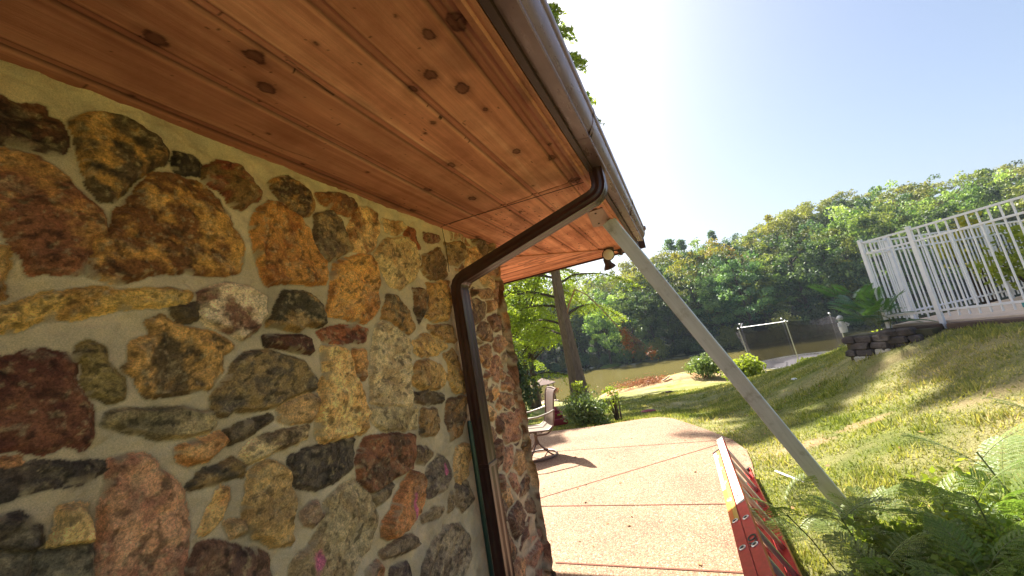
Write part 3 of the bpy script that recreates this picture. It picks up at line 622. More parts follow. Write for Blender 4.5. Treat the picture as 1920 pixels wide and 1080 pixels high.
def stone_field(Y, Z, traced=True, seed=0, vs=.17, bulge=1.0):
    """returns relief, colour, stone mask for plane coordinates Y (along), Z (up)"""
    wy = (fbm(Y * 20, Z * 20, 3, 41 + seed) - .5) * .022 + (fbm(Y * 48, Z * 48, 2, 43 + seed) - .5) * .0045
    wz = (fbm(Y * 20, Z * 20, 3, 42 + seed) - .5) * .022 + (fbm(Y * 48, Z * 48, 2, 44 + seed) - .5) * .0045
    PY = Y + wy; PZ = Z + wz
    S = np.full(Y.shape, -1.0); ID = np.full(Y.shape, -1, int)
    c1s = []; c2s = []; th = []; cen = []
    if traced:
        for k, (c1, c2, t, pl) in enumerate(STONES):
            pl = chaikin(pl); a = np.array(pl); pad = .06
            msk = (PY > a[:, 0].min() - pad) & (PY < a[:, 0].max() + pad) & (PZ > a[:, 1].min() - pad) & (PZ < a[:, 1].max() + pad)
            c1s.append(desat(c1)); c2s.append(desat(c2)); th.append({1: .024, 2: .030, 3: .062, 4: .050}[t] * (.45 + .65 * ((k * .618) % 1))); cen.append(a.mean(0))
            if not msk.any(): continue
            s = seg_sdf(PY[msk], PZ[msk], pl) + .010; cur = S[msk]; better = s > cur
            S[msk] = np.where(better, s, cur); ii = ID[msk]; ii[better & (s > 0)] = k; ID[msk] = ii
    # jittered cells for the rest
    rng = np.random.default_rng(100 + seed)
    y0, y1, z0, z1 = Y.min() - .3, Y.max() + .3, Z.min() - .3, Z.max() + .3
    ny = int((y1 - y0) / (vs * 1.15)) + 1; nz = int((z1 - z0) / (vs * .85)) + 1
    jit = rng.random((ny, nz, 2)) * .95; pal = rng.integers(0, len(PAL), (ny, nz)); wgt = rng.random((ny, nz)) * .035; thk = .014 + .03 * rng.random((ny, nz))
    gy = (PY - y0) / (vs * 1.15); gz_ = (PZ - z0) / (vs * .85); iy = np.floor(gy).astype(int); iz = np.floor(gz_).astype(int)
    f1 = np.full(Y.shape, 9.0); f2 = np.full(Y.shape, 9.0); cid = np.zeros(Y.shape, int)
    for dy in (-2, -1, 0, 1, 2):
        for dz in (-2, -1, 0, 1, 2):
            a = np.clip(iy + dy, 0, ny - 1); b = np.clip(iz + dz, 0, nz - 1)
            sy = y0 + (a + jit[a, b, 0]) * vs * 1.15; sz = z0 + (b + jit[a, b, 1]) * vs * .85
            d = np.hypot((PY - sy) * .85, PZ - sz) - wgt[a, b]
            nid = a * nz + b; new = d < f1; same = nid == cid
            f2 = np.where(new, np.where(same, f2, f1), np.where((d < f2) & ~same, d, f2)); cid = np.where(new, nid, cid); f1 = np.where(new, d, f1)
    sv = (f2 - f1) * .5 - .011
    if traced:
        inframe = (Z > VB[0] + VB[1] * Y) & (Y > VL[0] + VL[1] * Z) & (Y < 2.13)
        sv = np.where(inframe, -1, np.minimum(sv, -S - .012))
    usev = sv > np.maximum(S, 0)
    nV = ny * nz; base = len(c1s); pr = pal.ravel()
    C1 = np.array(c1s + [desat(PAL[p][0]) for p in pr]); C2 = np.array(c2s + [desat(PAL[p][1]) for p in pr]); TH = np.array(th + list(thk.ravel()))
    ID = np.where(usev, cid + base, ID); S = np.maximum(S, sv)
    on = (ID >= 0) & (S > 0); idc = np.where(on, ID, 0)
    ph = (idc * 7.31) % 91
    # patches of the second tone: fine, broken up, direction differs by stone
    ang = (idc * 2.399) % PI; u = (Y * np.cos(ang) + Z * np.sin(ang)); v = (-Y * np.sin(ang) + Z * np.cos(ang))
    pt = fbm(u * 10 + ph, v * 15 + ph * 1.7, 5, 61, .62)
    pf = fbm(u * 45 + ph, v * 62 + ph, 4, 71, .6); inn = sstep(.002, .014, S); pf = .5 + (pf - .5) * inn
    mixk = sstep(.44, .60, pt * .75 + pf * .25)
    col = C1[idc] * (1 - mixk[..., None]) + C2[idc] * mixk[..., None]
    col *= ((.70 + .60 * pf) * (.88 + .30 * ((idc * .377) % 1)))[..., None]
    mnr = sstep(.56, .66, fbm(u * 16 + ph, v * 26 + ph, 5, 175, .68)) * inn * .42; col = col * (1 - mnr[..., None]) + mnr[..., None] * (col * .5 + np.array([.42, .32, .18]) * .75)
    spk = inn * sstep(.66, .74, fbm(Y * 70, Z * 70, 3, 77)); col = col * (1 - .5 * spk[..., None]) + spk[..., None] * .5 * np.array([.5, .38, .2])
    dks = inn * sstep(.62, .70, fbm(u * 44 + 5, v * 62, 3, 79)); col *= (1 - .55 * dks)[..., None]
    edge = sstep(.020, .0, S); 
    mor = np.array([.76, .60, .38]) * (.66 + .62 * fbm(Y * 7, Z * 7, 5, 81, .6))[..., None]
    mor = mor * (1 - .30 * sstep(-.006, -.0, S) * (ID >= -1))[..., None]
    mor = mor * (1 - .18 * sstep(.5, .62, fbm(Y * 3.1, Z * 3.1, 3, 83)))[..., None]
    thin = sstep(.60, .70, fbm(Y * 34, Z * 34, 4, 85)) * sstep(.022, .002, S) * on          # mortar smeared over the stone edges
    a = np.where(on, 1 - thin * .9, 0.0)
    col = mor * (1 - a[..., None]) + col * a[..., None]
    rel = (fbm(Y * 9, Z * 9, 5, 91, .58) - .5) * .052 + (fbm(Y * 40, Z * 40, 4, 93) - .5) * .007 - .013
    tilt = ((idc * 1.618) % 1 - .5) * .10; tilt2 = ((idc * 2.71) % 1 - .5) * .10
    sy_ = np.sin(ph) ; st = TH[idc] * sstep(-.001, .015, S) * (1 + .2 * np.sin(ph))
    facet = np.abs(fbm(u * 7 + ph, v * 11, 3, 95) - .5) * .05 + (fbm(u * 22 + ph, v * 30, 3, 97) - .5) * .014
    st = st + (facet + tilt * (fbm(u * 2 + ph, v * 2, 1, 99) - .5) * .5 - .004) * sstep(0, .02, S)
    rel = rel + np.where(on, st, 0) * bulge
    return rel, col, a

# lines of sight that bound the traced part of the wall (bottom and left)
VB = (0.0, 0.0); VL = (0.0, 0.0)
VB = (1.5075, -.595); VL = (.3178, -.03495)
WX = -1.262
def wall_mesh(name, ys, zs, parent, traced, seed, origin, ydir, ndir, vs=.17, bulge=1.0, flare=True, pinks=False):
    Yg, Zg = np.meshgrid(ys, zs, indexing='ij')
    rel, col, a = stone_field(Yg, Zg, traced, seed, vs, bulge)
    if pinks:
        for (py_, pz_, ry, rz) in [(1.417, 1.012, .022, .055), (.95, 1.035, .030, .035), (1.72, 1.066, .02, .03)]:
            q = ((Yg - py_) / ry) ** 2 + ((Zg - pz_) / rz) ** 2 + (fbm(Yg * 40, Zg * 40, 3, 55) - .5) * 2
            k = sstep(1.2, .4, q)[..., None] * .75; col = col * (1 - k) + np.array([.75, .16, .32]) * k
    Yp = Yg.copy()
    if flare:
        e = sstep(2.35, 2.72, Yg)
        Yp = Yg + e * ((fbm(Zg * 5, Zg * 0 + 3, 4, 7) - .5) * .09 + .07 * sstep(.55, 0, Zg) + .03 * sstep(1.2, .2, Zg))
        rel = rel + sstep(2.15, 2.6, Yg) * .010 - sstep(2.66, 2.72, Yg) * .03
    o = np.array(origin, float); yd = np.array(ydir, float); nd = np.array(ndir, float)
    P = o + Yp[..., None] * yd + Zg[..., None] * np.array([0, 0, 1.0]) + rel[..., None] * nd
    nr, nc = Yg.shape; I = np.arange(nr * nc).reshape(nr, nc)
    F = np.stack([I[:-1, :-1], I[1:, :-1], I[1:, 1:], I[:-1, 1:]], -1).reshape(-1, 4)
    if np.dot(np.cross(yd, [0, 0, 1.0]), nd) < 0: F = F[:, ::-1]
    return np_mesh(name, P.reshape(-1, 3), F, W['wall'], parent, attrs={'col': np.clip(col, 0, 1).reshape(-1, 3), 'stone': a.ravel()}, smooth=True)

house = empty('stone_house', (-4.2, -1.0, 0), 0, 'fieldstone house with cedar soffit and brown gutter filling the left side', 'house')
HB = Vector((4.2, 1.0, 0))          # parts are built in world coordinates, then shifted under the Empty
def sub(o, parent=None):
    o.parent = parent or house
    if parent is None: o.location = HB
    return o
ys = np.concatenate([np.arange(-6, .12, .03), np.arange(.12, 2.1, .0038), np.arange(2.1, 2.725, .0034)])
zs = np.concatenate([np.arange(-.1, .3, .012), np.arange(.3, 2.50, .0038)])
sub(wall_mesh('wall', ys, zs, None, True, 0, (WX, 0, 0), (0, 1, 0), (1, 0, 0), pinks=True))
sub(wall_mesh('end_wall', np.arange(1.20, 8, .022), np.arange(-.1, 2.6, .022), None, False, 3, (0, 2.70, 0), (-1, 0, 0), (0, 1, 0), flare=False))
m = MB(); m.box((-4.70, -1.75, 1.25), (6.6, 8.6, 2.7)); sub(m.build('inner_wall', W['bank']))

# roof
m = MB(); e = .16
A = [(-.185, 4.31), (-.185, -6.2), (-8.3, -6.2), (-8.3, 4.31)]; R1 = (-4.2, .3, 3.75); R2 = (-4.2, -2.1, 3.75)
m.add([(x, y, 2.615) for x, y in A] + [R1, R2] + [(x, y, 2.60) for x, y in A], [(0, 5 - 1, 3), (1, 0, 4, 5), (2, 1, 5), (3, 2, 5)[:3] if False else (3, 4, 5, 2), (6, 7, 1, 0)[::-1], (7, 8, 2, 1)[::-1], (8, 9, 3, 2)[::-1], (9, 6, 0, 3)[::-1], (6, 7, 8, 9)])
sub(m.build('roof', W['shingle']))

# soffit: boards running along the wall, with grooves, knots and a mitre at the corner
SZ = 2.475
KN = [(-0.969, 0.421, 0.018), (-0.844, 0.576, 0.02), (-0.433, 0.781, 0.016), (-0.47, 1.012, 0.021), (-0.519, 0.899, 0.018), (-0.602, 0.923, 0.013), (-0.46, 1.154, 0.008), (-0.468, 0.689, 0.004), (-0.488, 1.502, 0.017), (-0.771, 1.398, 0.017), (-0.886, 1.788, 0.019), (-1.001, 1.529, 0.018), (-1.216, 1.68, 0.016), (-0.35, 0.79, 0.025), (-0.691, 0.636, 0.005), (-1.228, 0.48, 0.006), (-0.376, 1.683, 0.018), (-1.214, 0.992, 0.006), (-1.122, 0.792, 0.005), (-0.714, 1.132, 0.006), (-0.652, 1.098, 0.008), (-1.211, 2.414, 0.016), (-0.344, 1.549, 0.008), (-.35, 2.02, .03), (-.93, .66, .02), (-1.08, 1.2, .006), (-.56, 1.9, .007), (-.77, 2.2, .012)]
def soffit():
    xs = np.concatenate([np.arange(-1.34, -.285, .0045)]); n = 900
    tt = np.linspace(0, 1, n) ** 1.0
    X = np.repeat(xs[:, None], n, 1); yend = (xs + 4.5)[:, None]
    s = np.concatenate([np.linspace(-5.9, .1, 60)[:-1], np.linspace(.1, 2.018, 430), np.array([2.0215, 2.025, 2.028])])
    s2 = np.linspace(0, 1, n - len(s))[None, :]
    Y = np.concatenate([np.repeat(s[None, :], len(xs), 0), 2.031 + s2 * (yend - 2.031)], 1)
    Gs = [-1.235, -1.02, -.815, -.61, -.385]
    Z = np.zeros_like(X); dark = np.zeros_like(X); board = np.zeros_like(X); far = (Y > 2.02)
    rng = np.random.default_rng(3)
    for i, g in enumerate(Gs):
        gg = g + (fbm(Y * .8, Y * 0 + i, 2, i) - .5) * .006
        d = X - gg
        Z += .007 * np.exp(-(d / .006) ** 2) + .0045 * sstep(.034, .030, np.abs(d - .0)) * (d > 0) - .0035 * np.exp(-((d - .036) / .004) ** 2)
        dark += .62 * np.exp(-(d / .0048) ** 2) + .34 * np.exp(-((d - .037) / .0042) ** 2); board_l = 0
        board = np.where(X > gg, rng.random(), board)
    board = np.where(far, (board * 1.7 + .31) % 1, board)
    seam = np.exp(-((Y - 2.022) / .0045) ** 2); Z += seam * .006; dark += seam * .75 * (fbm(X * 20, Y * 0, 2, 4) > .3)
    # nail or woodpecker marks on the far panels
    mk = (fbm(X * 95, Y * 28, 2, 15) > .80) & (fbm(X * 5, Y * 3, 2, 16) > .50) & (Y > 2.1)
    dark += mk * .8
    nl = (fbm(X * 60, Y * 60, 1, 25) > .965) & (Y > .3); dark += nl * .7
    cr = np.exp(-((X + .80 - .012 * np.sin(Y * 14)) / .0022) ** 2) * ((Y > .62) & (Y < .80)); dark += cr * .8
    cr = np.exp(-((X + 1.16 - .008 * np.sin(Y * 20)) / .0025) ** 2) * ((Y > .70) & (Y < 1.0)); dark += cr * .6
    K = np.zeros_like(X)
    for (kx, ky, r) in KN:
        msk = (np.abs(X - kx) < r * 4) & (np.abs(Y - ky) < r * 5)
        if not msk.any(): continue
        x = X[msk]; y = Y[msk]; q = np.hypot((x - kx) / r, (y - ky) / (r * 1.35)) + (fbm(x * 90, y * 60, 3, 21) - .5) * .7
        K[msk] = np.maximum(K[msk], (.42 + .30 * sstep(.5, 1.0, q)) * sstep(1.15, .85, q) + .28 * sstep(2.8, .9, q))
    stain = sstep(.60, .74, fbm(X * 5, Y * 2.2, 4, 23)) * .35; K = np.maximum(K, stain)
    Z += (fbm(X * 3, Y * 1.0, 3, 27) - .5) * .006
    V = np.stack([X + .012 * np.maximum(Y - 2, 0), Y, SZ + Z], -1); nr, nc = X.shape; I = np.arange(nr * nc).reshape(nr, nc)
    F = np.stack([I[:-1, :-1], I[:-1, 1:], I[1:, 1:], I[1:, :-1]], -1).reshape(-1, 4)
    sub(np_mesh('soffit', V.reshape(-1, 3), F, W['soffit'], None, attrs={'knot': np.clip(K, 0, 1).ravel(), 'dark': np.clip(dark, 0, 1).ravel(), 'board': board.ravel()}, smooth=True))
soffit()
def end_soffit():
    xs = np.concatenate([np.arange(-8.2, -2.4, .12), np.arange(-2.4, -.24, .006)]); n = 330; t = np.linspace(0, 1, n)[None, :]
    y0 = np.maximum(2.72, xs + 4.5)[:, None]; Y = y0 + t * (4.30 - y0); X = np.repeat(xs[:, None], n, 1)
    Z = np.zeros_like(X); dark = np.zeros_like(X); board = np.zeros_like(X); rng = np.random.default_rng(8)
    for g in np.arange(2.9, 4.25, .19):
        d = Y - g; Z += .010 * np.exp(-(d / .009) ** 2); dark += .95 * np.exp(-(d / .010) ** 2); board = np.where(Y > g, rng.random(), board)
    V = np.stack([X, Y, SZ + Z - .003], -1); nr, nc = X.shape; I = np.arange(nr * nc).reshape(nr, nc)
    F = np.stack([I[:-1, :-1], I[:-1, 1:], I[1:, 1:], I[1:, :-1]], -1).reshape(-1, 4)
    K = sstep(.66, .74, fbm(X * 6, Y * 14, 3, 33)) * .5
    sub(np_mesh('end_soffit', V.reshape(-1, 3), F, W['soffit_end'], None, attrs={'knot': K.ravel(), 'dark': np.clip(dark, 0, 1).ravel(), 'board': board.ravel()}, smooth=True))
end_soffit()
m = MB(); a = Vector((-1.9, 2.6, SZ - .006)); b = Vector((-.30, 4.20, SZ - .006)); R = Matrix.Rotation(math.radians(45), 3, 'Z')
m.box((a + b) / 2, ((b - a).length, .035, .012), R); sub(m.build('mitre_batten', W['trim']))

SK = .010                                      # the eave runs a hair off parallel to the wall
def ex(x, y): return x + SK * (y - 1.0)
def extr(prof, y0, y1, n=12, close=True):
    mb = MB(); k = len(prof); vs = []
    for i in range(n + 1):
        y = y0 + (y1 - y0) * i / n
        vs += [(ex(x, y), y, z) for x, z in prof]
    fs = [(i * k + j, (i + 1) * k + j, (i + 1) * k + (j + 1) % k, i * k + (j + 1) % k) for i in range(n) for j in range(k)]
    if close: fs += [tuple(range(k)), tuple(n * k + j for j in range(k - 1, -1, -1))]
    return mb.add(vs, fs)
m = extr([(-.300, SZ + .012), (-.322, SZ - .003), (-.318, SZ - .014), (-.300, SZ - .018), (-.292, SZ - .010), (-.284, SZ - .014), (-.270, SZ - .012), (-.268, SZ + .04), (-.30, SZ + .04)], -6, 4.22); sub(m.build('soffit_trim', W['trim'], smooth=True))
m = extr([(-.266, 2.462), (-.243, 2.462), (-.243, 2.62), (-.266, 2.62)], -6, 4.30); sub(m.build('fascia', W['fascia'])); m = MB(); m.box((-4.2, 4.315, 2.53), (8.1, .025, .15)); sub(m.build('fascia', W['fascia']))
o_ = [(-.241, 2.60), (-.241, 2.482), (-.187, 2.474), (-.183, 2.478), (-.183, 2.497), (-.174, 2.505), (-.160, 2.522), (-.1515, 2.543), (-.148, 2.562), (-.150, 2.568), (-.143, 2.572), (-.139, 2.580), (-.139, 2.603), (-.146, 2.606)]
i_ = [(x - .002, z + (.002 if z < 2.6 else -.004)) for x, z in o_][::-1]; i_[-1] = (-.238, 2.60)
i_ = [(-.150, 2.600), (-.143, 2.598), (-.142, 2.582), (-.150, 2.575), (-.154, 2.56), (-.158, 2.545), (-.166, 2.526), (-.180, 2.508), (-.187, 2.500), (-.188, 2.479), (-.236, 2.486), (-.236, 2.60)]
g = extr(o_ + i_, -6, 4.02); gut = sub(g.build('gutter', W['gutter'], smooth=True))
m = MB(); yq = 4.022
cap = [(ex(x, yq) + (.004 if x > -.2 else 0), yq, z) for x, z in o_]; cap2 = [(x, yq + .012, z) for x, _, z in cap]; k = len(cap)
m.add(cap + cap2, [tuple(range(k)), tuple(range(2 * k - 1, k - 1, -1))] + [(i, k + i, k + (i + 1) % k, (i + 1) % k) for i in range(k)])
m.box((ex(-.140, 3.99), 3.99, 2.59), (.03, .05, .03)); eo = m.build('gutter_end_cap', W['gutter'])
eo.parent = gut
for ys_ in (1.62, 3.02):
    sm = extr([(x - (.0015 if x > -.2 else -.0), z - (.0016 if z < 2.5 else 0)) if False else (x + .0018, z - .0012) for x, z in o_] + [(x - .0002, z - .0002) for x, z in o_][::-1], ys_, ys_ + .035, 1); so_ = sm.build('seam', W['gutter'], None); so_.parent = gut
# downspout
def arc_path(pts, rad=.07, n=6):
    pts = [Vector(p) for p in pts]; out = [pts[0]]
    for i in range(1, len(pts) - 1):
        a, b, c = pts[i - 1], pts[i], pts[i + 1]; u = (a - b).normalized(); v = (c - b).normalized()
        ang = u.angle(v); d = rad / math.tan(ang / 2); d = min(d, .45 * (a - b).length, .45 * (c - b).length)
        p0 = b + u * d; p1 = b + v * d
        for k in range(n + 1):
            t = k / n; out.append(p0 * (1 - t) ** 2 + b * 2 * t * (1 - t) + p1 * t * t)
    out.append(pts[-1]); return out
def ribbed(hy, hx):
    """rectangular section, world-y half width hy, thickness half hx, with shallow ribs"""
    s = []
    def side(a, b, nr, nx, ny):
        for i in range(nr * 4):
            t = i / (nr * 4); k = (0, -.0032, -.0032, 0)[i % 4]
            s.append((a[0] + (b[0] - a[0]) * t + nx * k, a[1] + (b[1] - a[1]) * t + ny * k))
    side((-hy, -hx), (hy, -hx), 3, 0, -1); side((hy, -hx), (hy, hx), 1, 1, 0); side((hy, hx), (-hy, hx), 2, 0, 1); side((-hy, hx), (-hy, -hx), 2, -1, 0)
    return s
P = arc_path([(-.222, 2.0, 2.48), (-.222, 2.0, 2.345), (-1.185, 2.0, 2.085), (-1.185, 2.0, .12), (-1.10, 2.0, .05)], .085, 8)
RD = []; 
for i, q in enumerate(P): RD.append(.955 if (i % 2 == 1 and (1 <= i <= 9 or 10 <= i <= 18)) else 1.0)
m = MB(); m.tube(P, RD, sec=(ribbed(.049, .036), (0, 1, 0))); ds = sub(m.build('downspout', W['spout'], smooth=True))
m = MB()
m.box((-1.185, 2.0, 1.0), (.080, .106, .022))
for t in (.0, .5, 1.0, 1.5, 2.0, 2.5): # crimps of the lower elbow
    pass
o = m.build('strap', W['spout'], bevel=.003); o.parent = ds
m = MB()
for px_, py_ in ((.0, 0.0),):
    m.add([(-.40, 2.62, SZ - .006), (-.245, 2.60, SZ - .006), (-.225, 2.86, SZ - .006), (-.30, 3.10, SZ - .006), (-.46, 3.02, SZ - .006), (-.42, 2.62, SZ - .001), (-.245, 2.60, SZ - .001), (-.225, 2.86, SZ - .001), (-.30, 3.10, SZ - .001), (-.46, 3.02, SZ - .001)], [(4, 3, 2, 1, 0), (5, 6, 7, 8, 9), (0, 1, 6, 5), (1, 2, 7, 6), (2, 3, 8, 7), (3, 4, 9, 8), (4, 0, 5, 9)])
pl = sub(m.build('metal_plate', W['plate']))
for x, y in ((-.37, 2.68), (-.285, 2.66), (-.40, 2.95), (-.32, 3.02)):
    m = MB(); m.lathe([(.007, 0), (.008, .003), (.004, .005)], 8, (x, y, SZ - .012)); o = m.build('screw', W['screw']); o.parent = pl

# flood light under the eave
fl = empty('flood_light', (-.50, 3.95, SZ), 0, 'twin bronze flood light under the roof corner beside the grey prop board', 'flood light')
def fpart(mb, name, mat, par=None, sm=True):
    o = mb.build(name, mat, None, smooth=sm); o.parent = par or fl
    if par is None: o.location = -Vector(fl.location)
    return o
m = MB(); m.lathe([(.055, 0), (.055, -.018), (.03, -.035)], 20, (-.50, 3.97, SZ - .002)); fpart(m, 'mount', W['lampdark'])
def head(c, d, glass):
    d = Vector(d).normalized(); R = d.to_track_quat('Z', 'Y').to_matrix(); mb = MB()
    mb.lathe([(.022, -.11), (.034, -.09), (.036, -.04), (.060, -.005), (.064, .012), (.060, .014)], 24, c, R)
    mb.tube([Vector(c) - d * .09, Vector(c) - d * .10 + Vector((0, 0, .04)), (-.50, 3.97, SZ - .03)], .009, 8)
    h = fpart(mb, 'lamp_head', W['lampdark'])
    g = MB(); g.lathe([(.056, .0), (.054, .014), (.038, .021), (.012, .025)], 24, c, R); o = g.build('lamp_glass', glass, None, smooth=True); o.parent = h
head((-.505, 3.90, SZ - .075), (.18, -1, -.32), W['lampglass'])
head((-.53, 3.98, SZ - .19), (.15, .35, -1), W['lampdark'])
m = MB(); m.box((-.39, 3.96, SZ - .055), (.05, .05, .04), bev=.008); m.tube([(-.47, 3.97, SZ - .03), (-.40, 3.96, SZ - .045)], .008, 6); m.lathe([(.022, 0), (.02, -.03), (.008, -.036)], 12, (-.385, 3.955, SZ - .07)); fpart(m, 'motion_sensor', W['lampdark'])

# string along the soffit and down the wall
m = MB(); pts = [Vector((-1.232, 1.985, 2.16)), Vector((-1.226, 1.983, 2.32)), Vector((-1.232, 1.98, 2.462))]
for k in range(1, 11): pts.append(Vector((-1.232 + .92 * k / 10, 1.98 + .085 * (k / 10) ** 1.5, 2.466 - .006 * math.sin(k / 10 * PI))))
m.tube(pts, .0022, 6); tag(m.build('string_line', W['wire']), 'thin black string pinned across the soffit and down the stone wall', 'string')

# prop board
a = Vector((-.325, 2.93, 2.462)); b = Vector((.80, 3.57, -.01)); d = (b - a).normalized(); mid = (a + b) / 2
vw = (mid - Vector(EYE)).normalized(); wdir = d.cross(vw).normalized(); th = d.cross(wdir).normalized()
q = Matrix.Rotation(math.radians(14), 3, d); wdir = q @ wdir; th = q @ th
R = Matrix((wdir, th, d)).transposed()
m = MB(); m.box((0, 0, 0), (.106, .032, (b - a).length), bev=.003)
pb = m.build('prop_board', W['prop']); pb.matrix_world = Matrix.Translation(mid) @ R.to_4x4()
tag(pb, 'long weathered grey board propping the eave from the grass', 'board')

for k_, (dx_, dz_) in enumerate(((.03, -.06), (-.03, -.09), (.0, -.14))):
    mb = MB(); mb.lathe([(.0045, 0), (.005, .002), (.002, .004)], 8, (dx_, -.017, (b - a).length / 2 + dz_ - .02), Matrix.Rotation(PI / 2, 3, 'X'))
    o = mb.build('nail', W['screw']); o.parent = pb
    mb = MB(); mb.lathe([(.0045, 0), (.005, .002), (.002, .004)], 8, (dx_, .017, (b - a).length / 2 + dz_ - .02), Matrix.Rotation(-PI / 2, 3, 'X')); o = mb.build('nail', W['screw']); o.parent = pb
# green pole beside the downspout
m = MB(); m.tube([(-1.195, 1.885, .0), (-1.20, 1.90, 1.24), (-1.20, 1.90, 1.265)], [.014, .014, .010], 12)
tag(m.build('garden_pole', W['green'], smooth=True), 'thin dark green pole leaning on the stone wall behind the downspout', 'pole')

# ------------------------------------------------------------------ ladder lying on its edge
lad = empty('extension_ladder', (.2, 3.3, 0), 0, 'red fibreglass extension ladder lying on its edge along the patio', 'ladder')
def lsub(mb, name, mat, par=None, **k):
    o = mb.build(name, mat, None, **k); o.parent = par or lad
    if par is None: o.location = -Vector(lad.location)
    return o
U = Vector((.49, 0, -.872)).normalized(); NV = Vector((-.872, 0, -.49)).normalized()      # rung direction (down), section offset (down-left)
LR = Matrix((U, Vector((0, 1, 0)), U.cross(Vector((0, 1, 0))))).transposed()
def l_section(top, y0, y1, tagname):
    """top = centre of the upper rail web (x,z)"""
    T = Vector((top[0], 0, top[1])); hw = .033
    for side, c, sgn in (('upper', T, 1), ('lower', T + U * .37, -1)):
        mb = MB()
        t = .004; fl_ = .030
        prof = [(0, -hw), (0, hw), (fl_ * sgn, hw), (fl_ * sgn, hw - t), (t * sgn, hw - t), (t * sgn, -hw + t), (fl_ * sgn, -hw + t), (fl_ * sgn, -hw)]
        k = len(prof); vs = []
        for y in (y0, y1):
            for u, n in prof: vs.append(c + U * u + NV * n + Vector((0, y, 0)))
        mb.add(vs, [(i, (i + 1) % k, k + (i + 1) % k, k + i) for i in range(k)] + [tuple(range(k - 1, -1, -1)), tuple(range(k, 2 * k))])
        rail = lsub(mb, 'side_rail', W['red_fib'], bevel=.0012)
        # rung ends: rolled collars on the web
        y = y1 - .14; Rr = (-U * sgn).to_track_quat('Z', 'Y').to_matrix()
        while y > y0 + .05:
            cc = c + Vector((0, y, 0))
            mb = MB(); mb2 = MB(); mb.lathe([(.021, .0), (.021, .003), (.017, .0055), (.013, .005), (.012, .002)], 18, cc, Rr); mb2.lathe([(.0125, .001), (.0125, .0032)], 14, cc, Rr); y -= .305
            lsub(mb, 'rung_collar', W['alu'], rail, smooth=True); lsub(mb2, 'rung_end', W['black'], rail)
        # end cap
        mb = MB(); mb.box(c + Vector((0, y1 + .008, 0)) + U * (.013 * sgn), (.040, .022, .074), LR, bev=.004); lsub(mb, 'end_cap', W['black'] if side == 'lower' or tagname == 'B' else W['alu'], rail)
    y = y1 - .14
    while y > y0 + .05:
        mb = MB(); a = T + Vector((0, y, 0)); mb.tube([a + U * .004, a + U * .366], 1.0, sec=([(-.016, -.010), (-.016, .010), (-.008, .0155), (.008, .0155), (.016, .010), (.016, -.010), (.008, -.0145), (-.008, -.0145)], (0, 1, 0)))
        lsub(mb, 'rung', W['alu'], smooth=False); y -= .305
TA = (.088, .372); TB = (TA[0] + NV.x * .074 + .002, TA[1] + NV.z * .074)
l_section(TA, 1.55, 4.44, 'A'); l_section(TB, 1.75, 4.17, 'B')
def on_rail(top, y0, y1, n0, n1, mat, name, lift=.0015):
    T = Vector((top[0], 0, top[1])) - U * lift; mb = MB()
    vs = [T + NV * n0 + Vector((0, y0, 0)), T + NV * n1 + Vector((0, y0, 0)), T + NV * n1 + Vector((0, y1, 0)), T + NV * n0 + Vector((0, y1, 0))]
    mb.add(vs + [v + U * .001 for v in vs], [(0, 1, 2, 3), (7, 6, 5, 4), (0, 4, 5, 1), (1, 5, 6, 2), (2, 6, 7, 3), (3, 7, 4, 0)]); return lsub(mb, name, mat)
on_rail(TA, 2.98, 4.43, -.031, .031, W['sticker'], 'label'); on_rail(TB, 2.80, 4.16, -.031, .0, W['yellow'], 'label'); on_rail(TB, 2.80, 3.3, .001, .031, W['orange'], 'label'); on_rail(TB, 3.303, 4.15, .001, .031, W['sticker'], 'label')
fc = bpy.data.curves.new('lettering', 'FONT'); fc.body = 'KO'; fc.size = .072; fc.extrude = .0006; fc.offset = .002; fc.align_x = 'CENTER'; fc.align_y = 'CENTER'
tmp = bpy.data.objects.new('tmp_text', fc); COL.objects.link(tmp); dg = bpy.context.evaluated_depsgraph_get()
me = bpy.data.meshes.new_from_object(tmp.evaluated_get(dg)); bpy.data.objects.remove(tmp); me.materials.clear(); me.materials.append(W['black'])
lt = bpy.data.objects.new('lettering', me); COL.objects.link(lt); lt.parent = lad
Xd = Vector((0, 1, 0)); Zd = -U; Yd = Zd.cross(Xd)
Mx = Matrix((Xd, Yd, Zd)).transposed().to_4x4(); Mx.translation = Vector((TA[0], 2.52, TA[1])) - U * .0022 - Vector(lad.location); lt.matrix_local = Mx
# rung lock between the sections
m = MB(); m.box(Vector((TB[0], 4.10, TB[1])) + U * .03, (.05, .06, .03), LR, bev=.004); lsub(m, 'rung_lock', W['alu']); m = MB(); m.box(Vector((TB[0], 4.10, TB[1])) + U * .34, (.05, .06, .03), LR, bev=.004); lsub(m, 'rung_lock', W['alu'])

# ------------------------------------------------------------------ patio chair
ch = empty('patio_chair', (-2.36, 5.52, 0), math.radians(34), 'bronze swivel patio chair with tan sling seat at the stone corner', 'chair')
def cpart(mb, name, mat, par=None, **k):
    o = mb.build(name, mat, par or ch, **k); return o
m = MB(); m.torus((0, 0, .018), .275, .014, 40, 8); cpart(m, 'base_ring', W['chair_metal'], smooth=True)
for k in range(4):
    a = PI / 4 + k * PI / 2; ca, sa = math.cos(a), math.sin(a)
    m = MB(); m.tube([(ca * .27, sa * .27, .025), (ca * .20, sa * .20, .055), (ca * .11, sa * .11, .115), (ca * .04, sa * .04, .185), (ca * .022, sa * .022, .24)], .011, 8); cpart(m, 'base_leg', W['chair_metal'], smooth=True)
m = MB(); m.tube([(0, 0, .17), (0, 0, .36)], .026, 14); m.box((0, 0, .37), (.26, .12, .018)); m.box((.10, 0, .355), (.03, .04, .05)); cpart(m, 'swivel_post', W['chair_metal'], smooth=True)
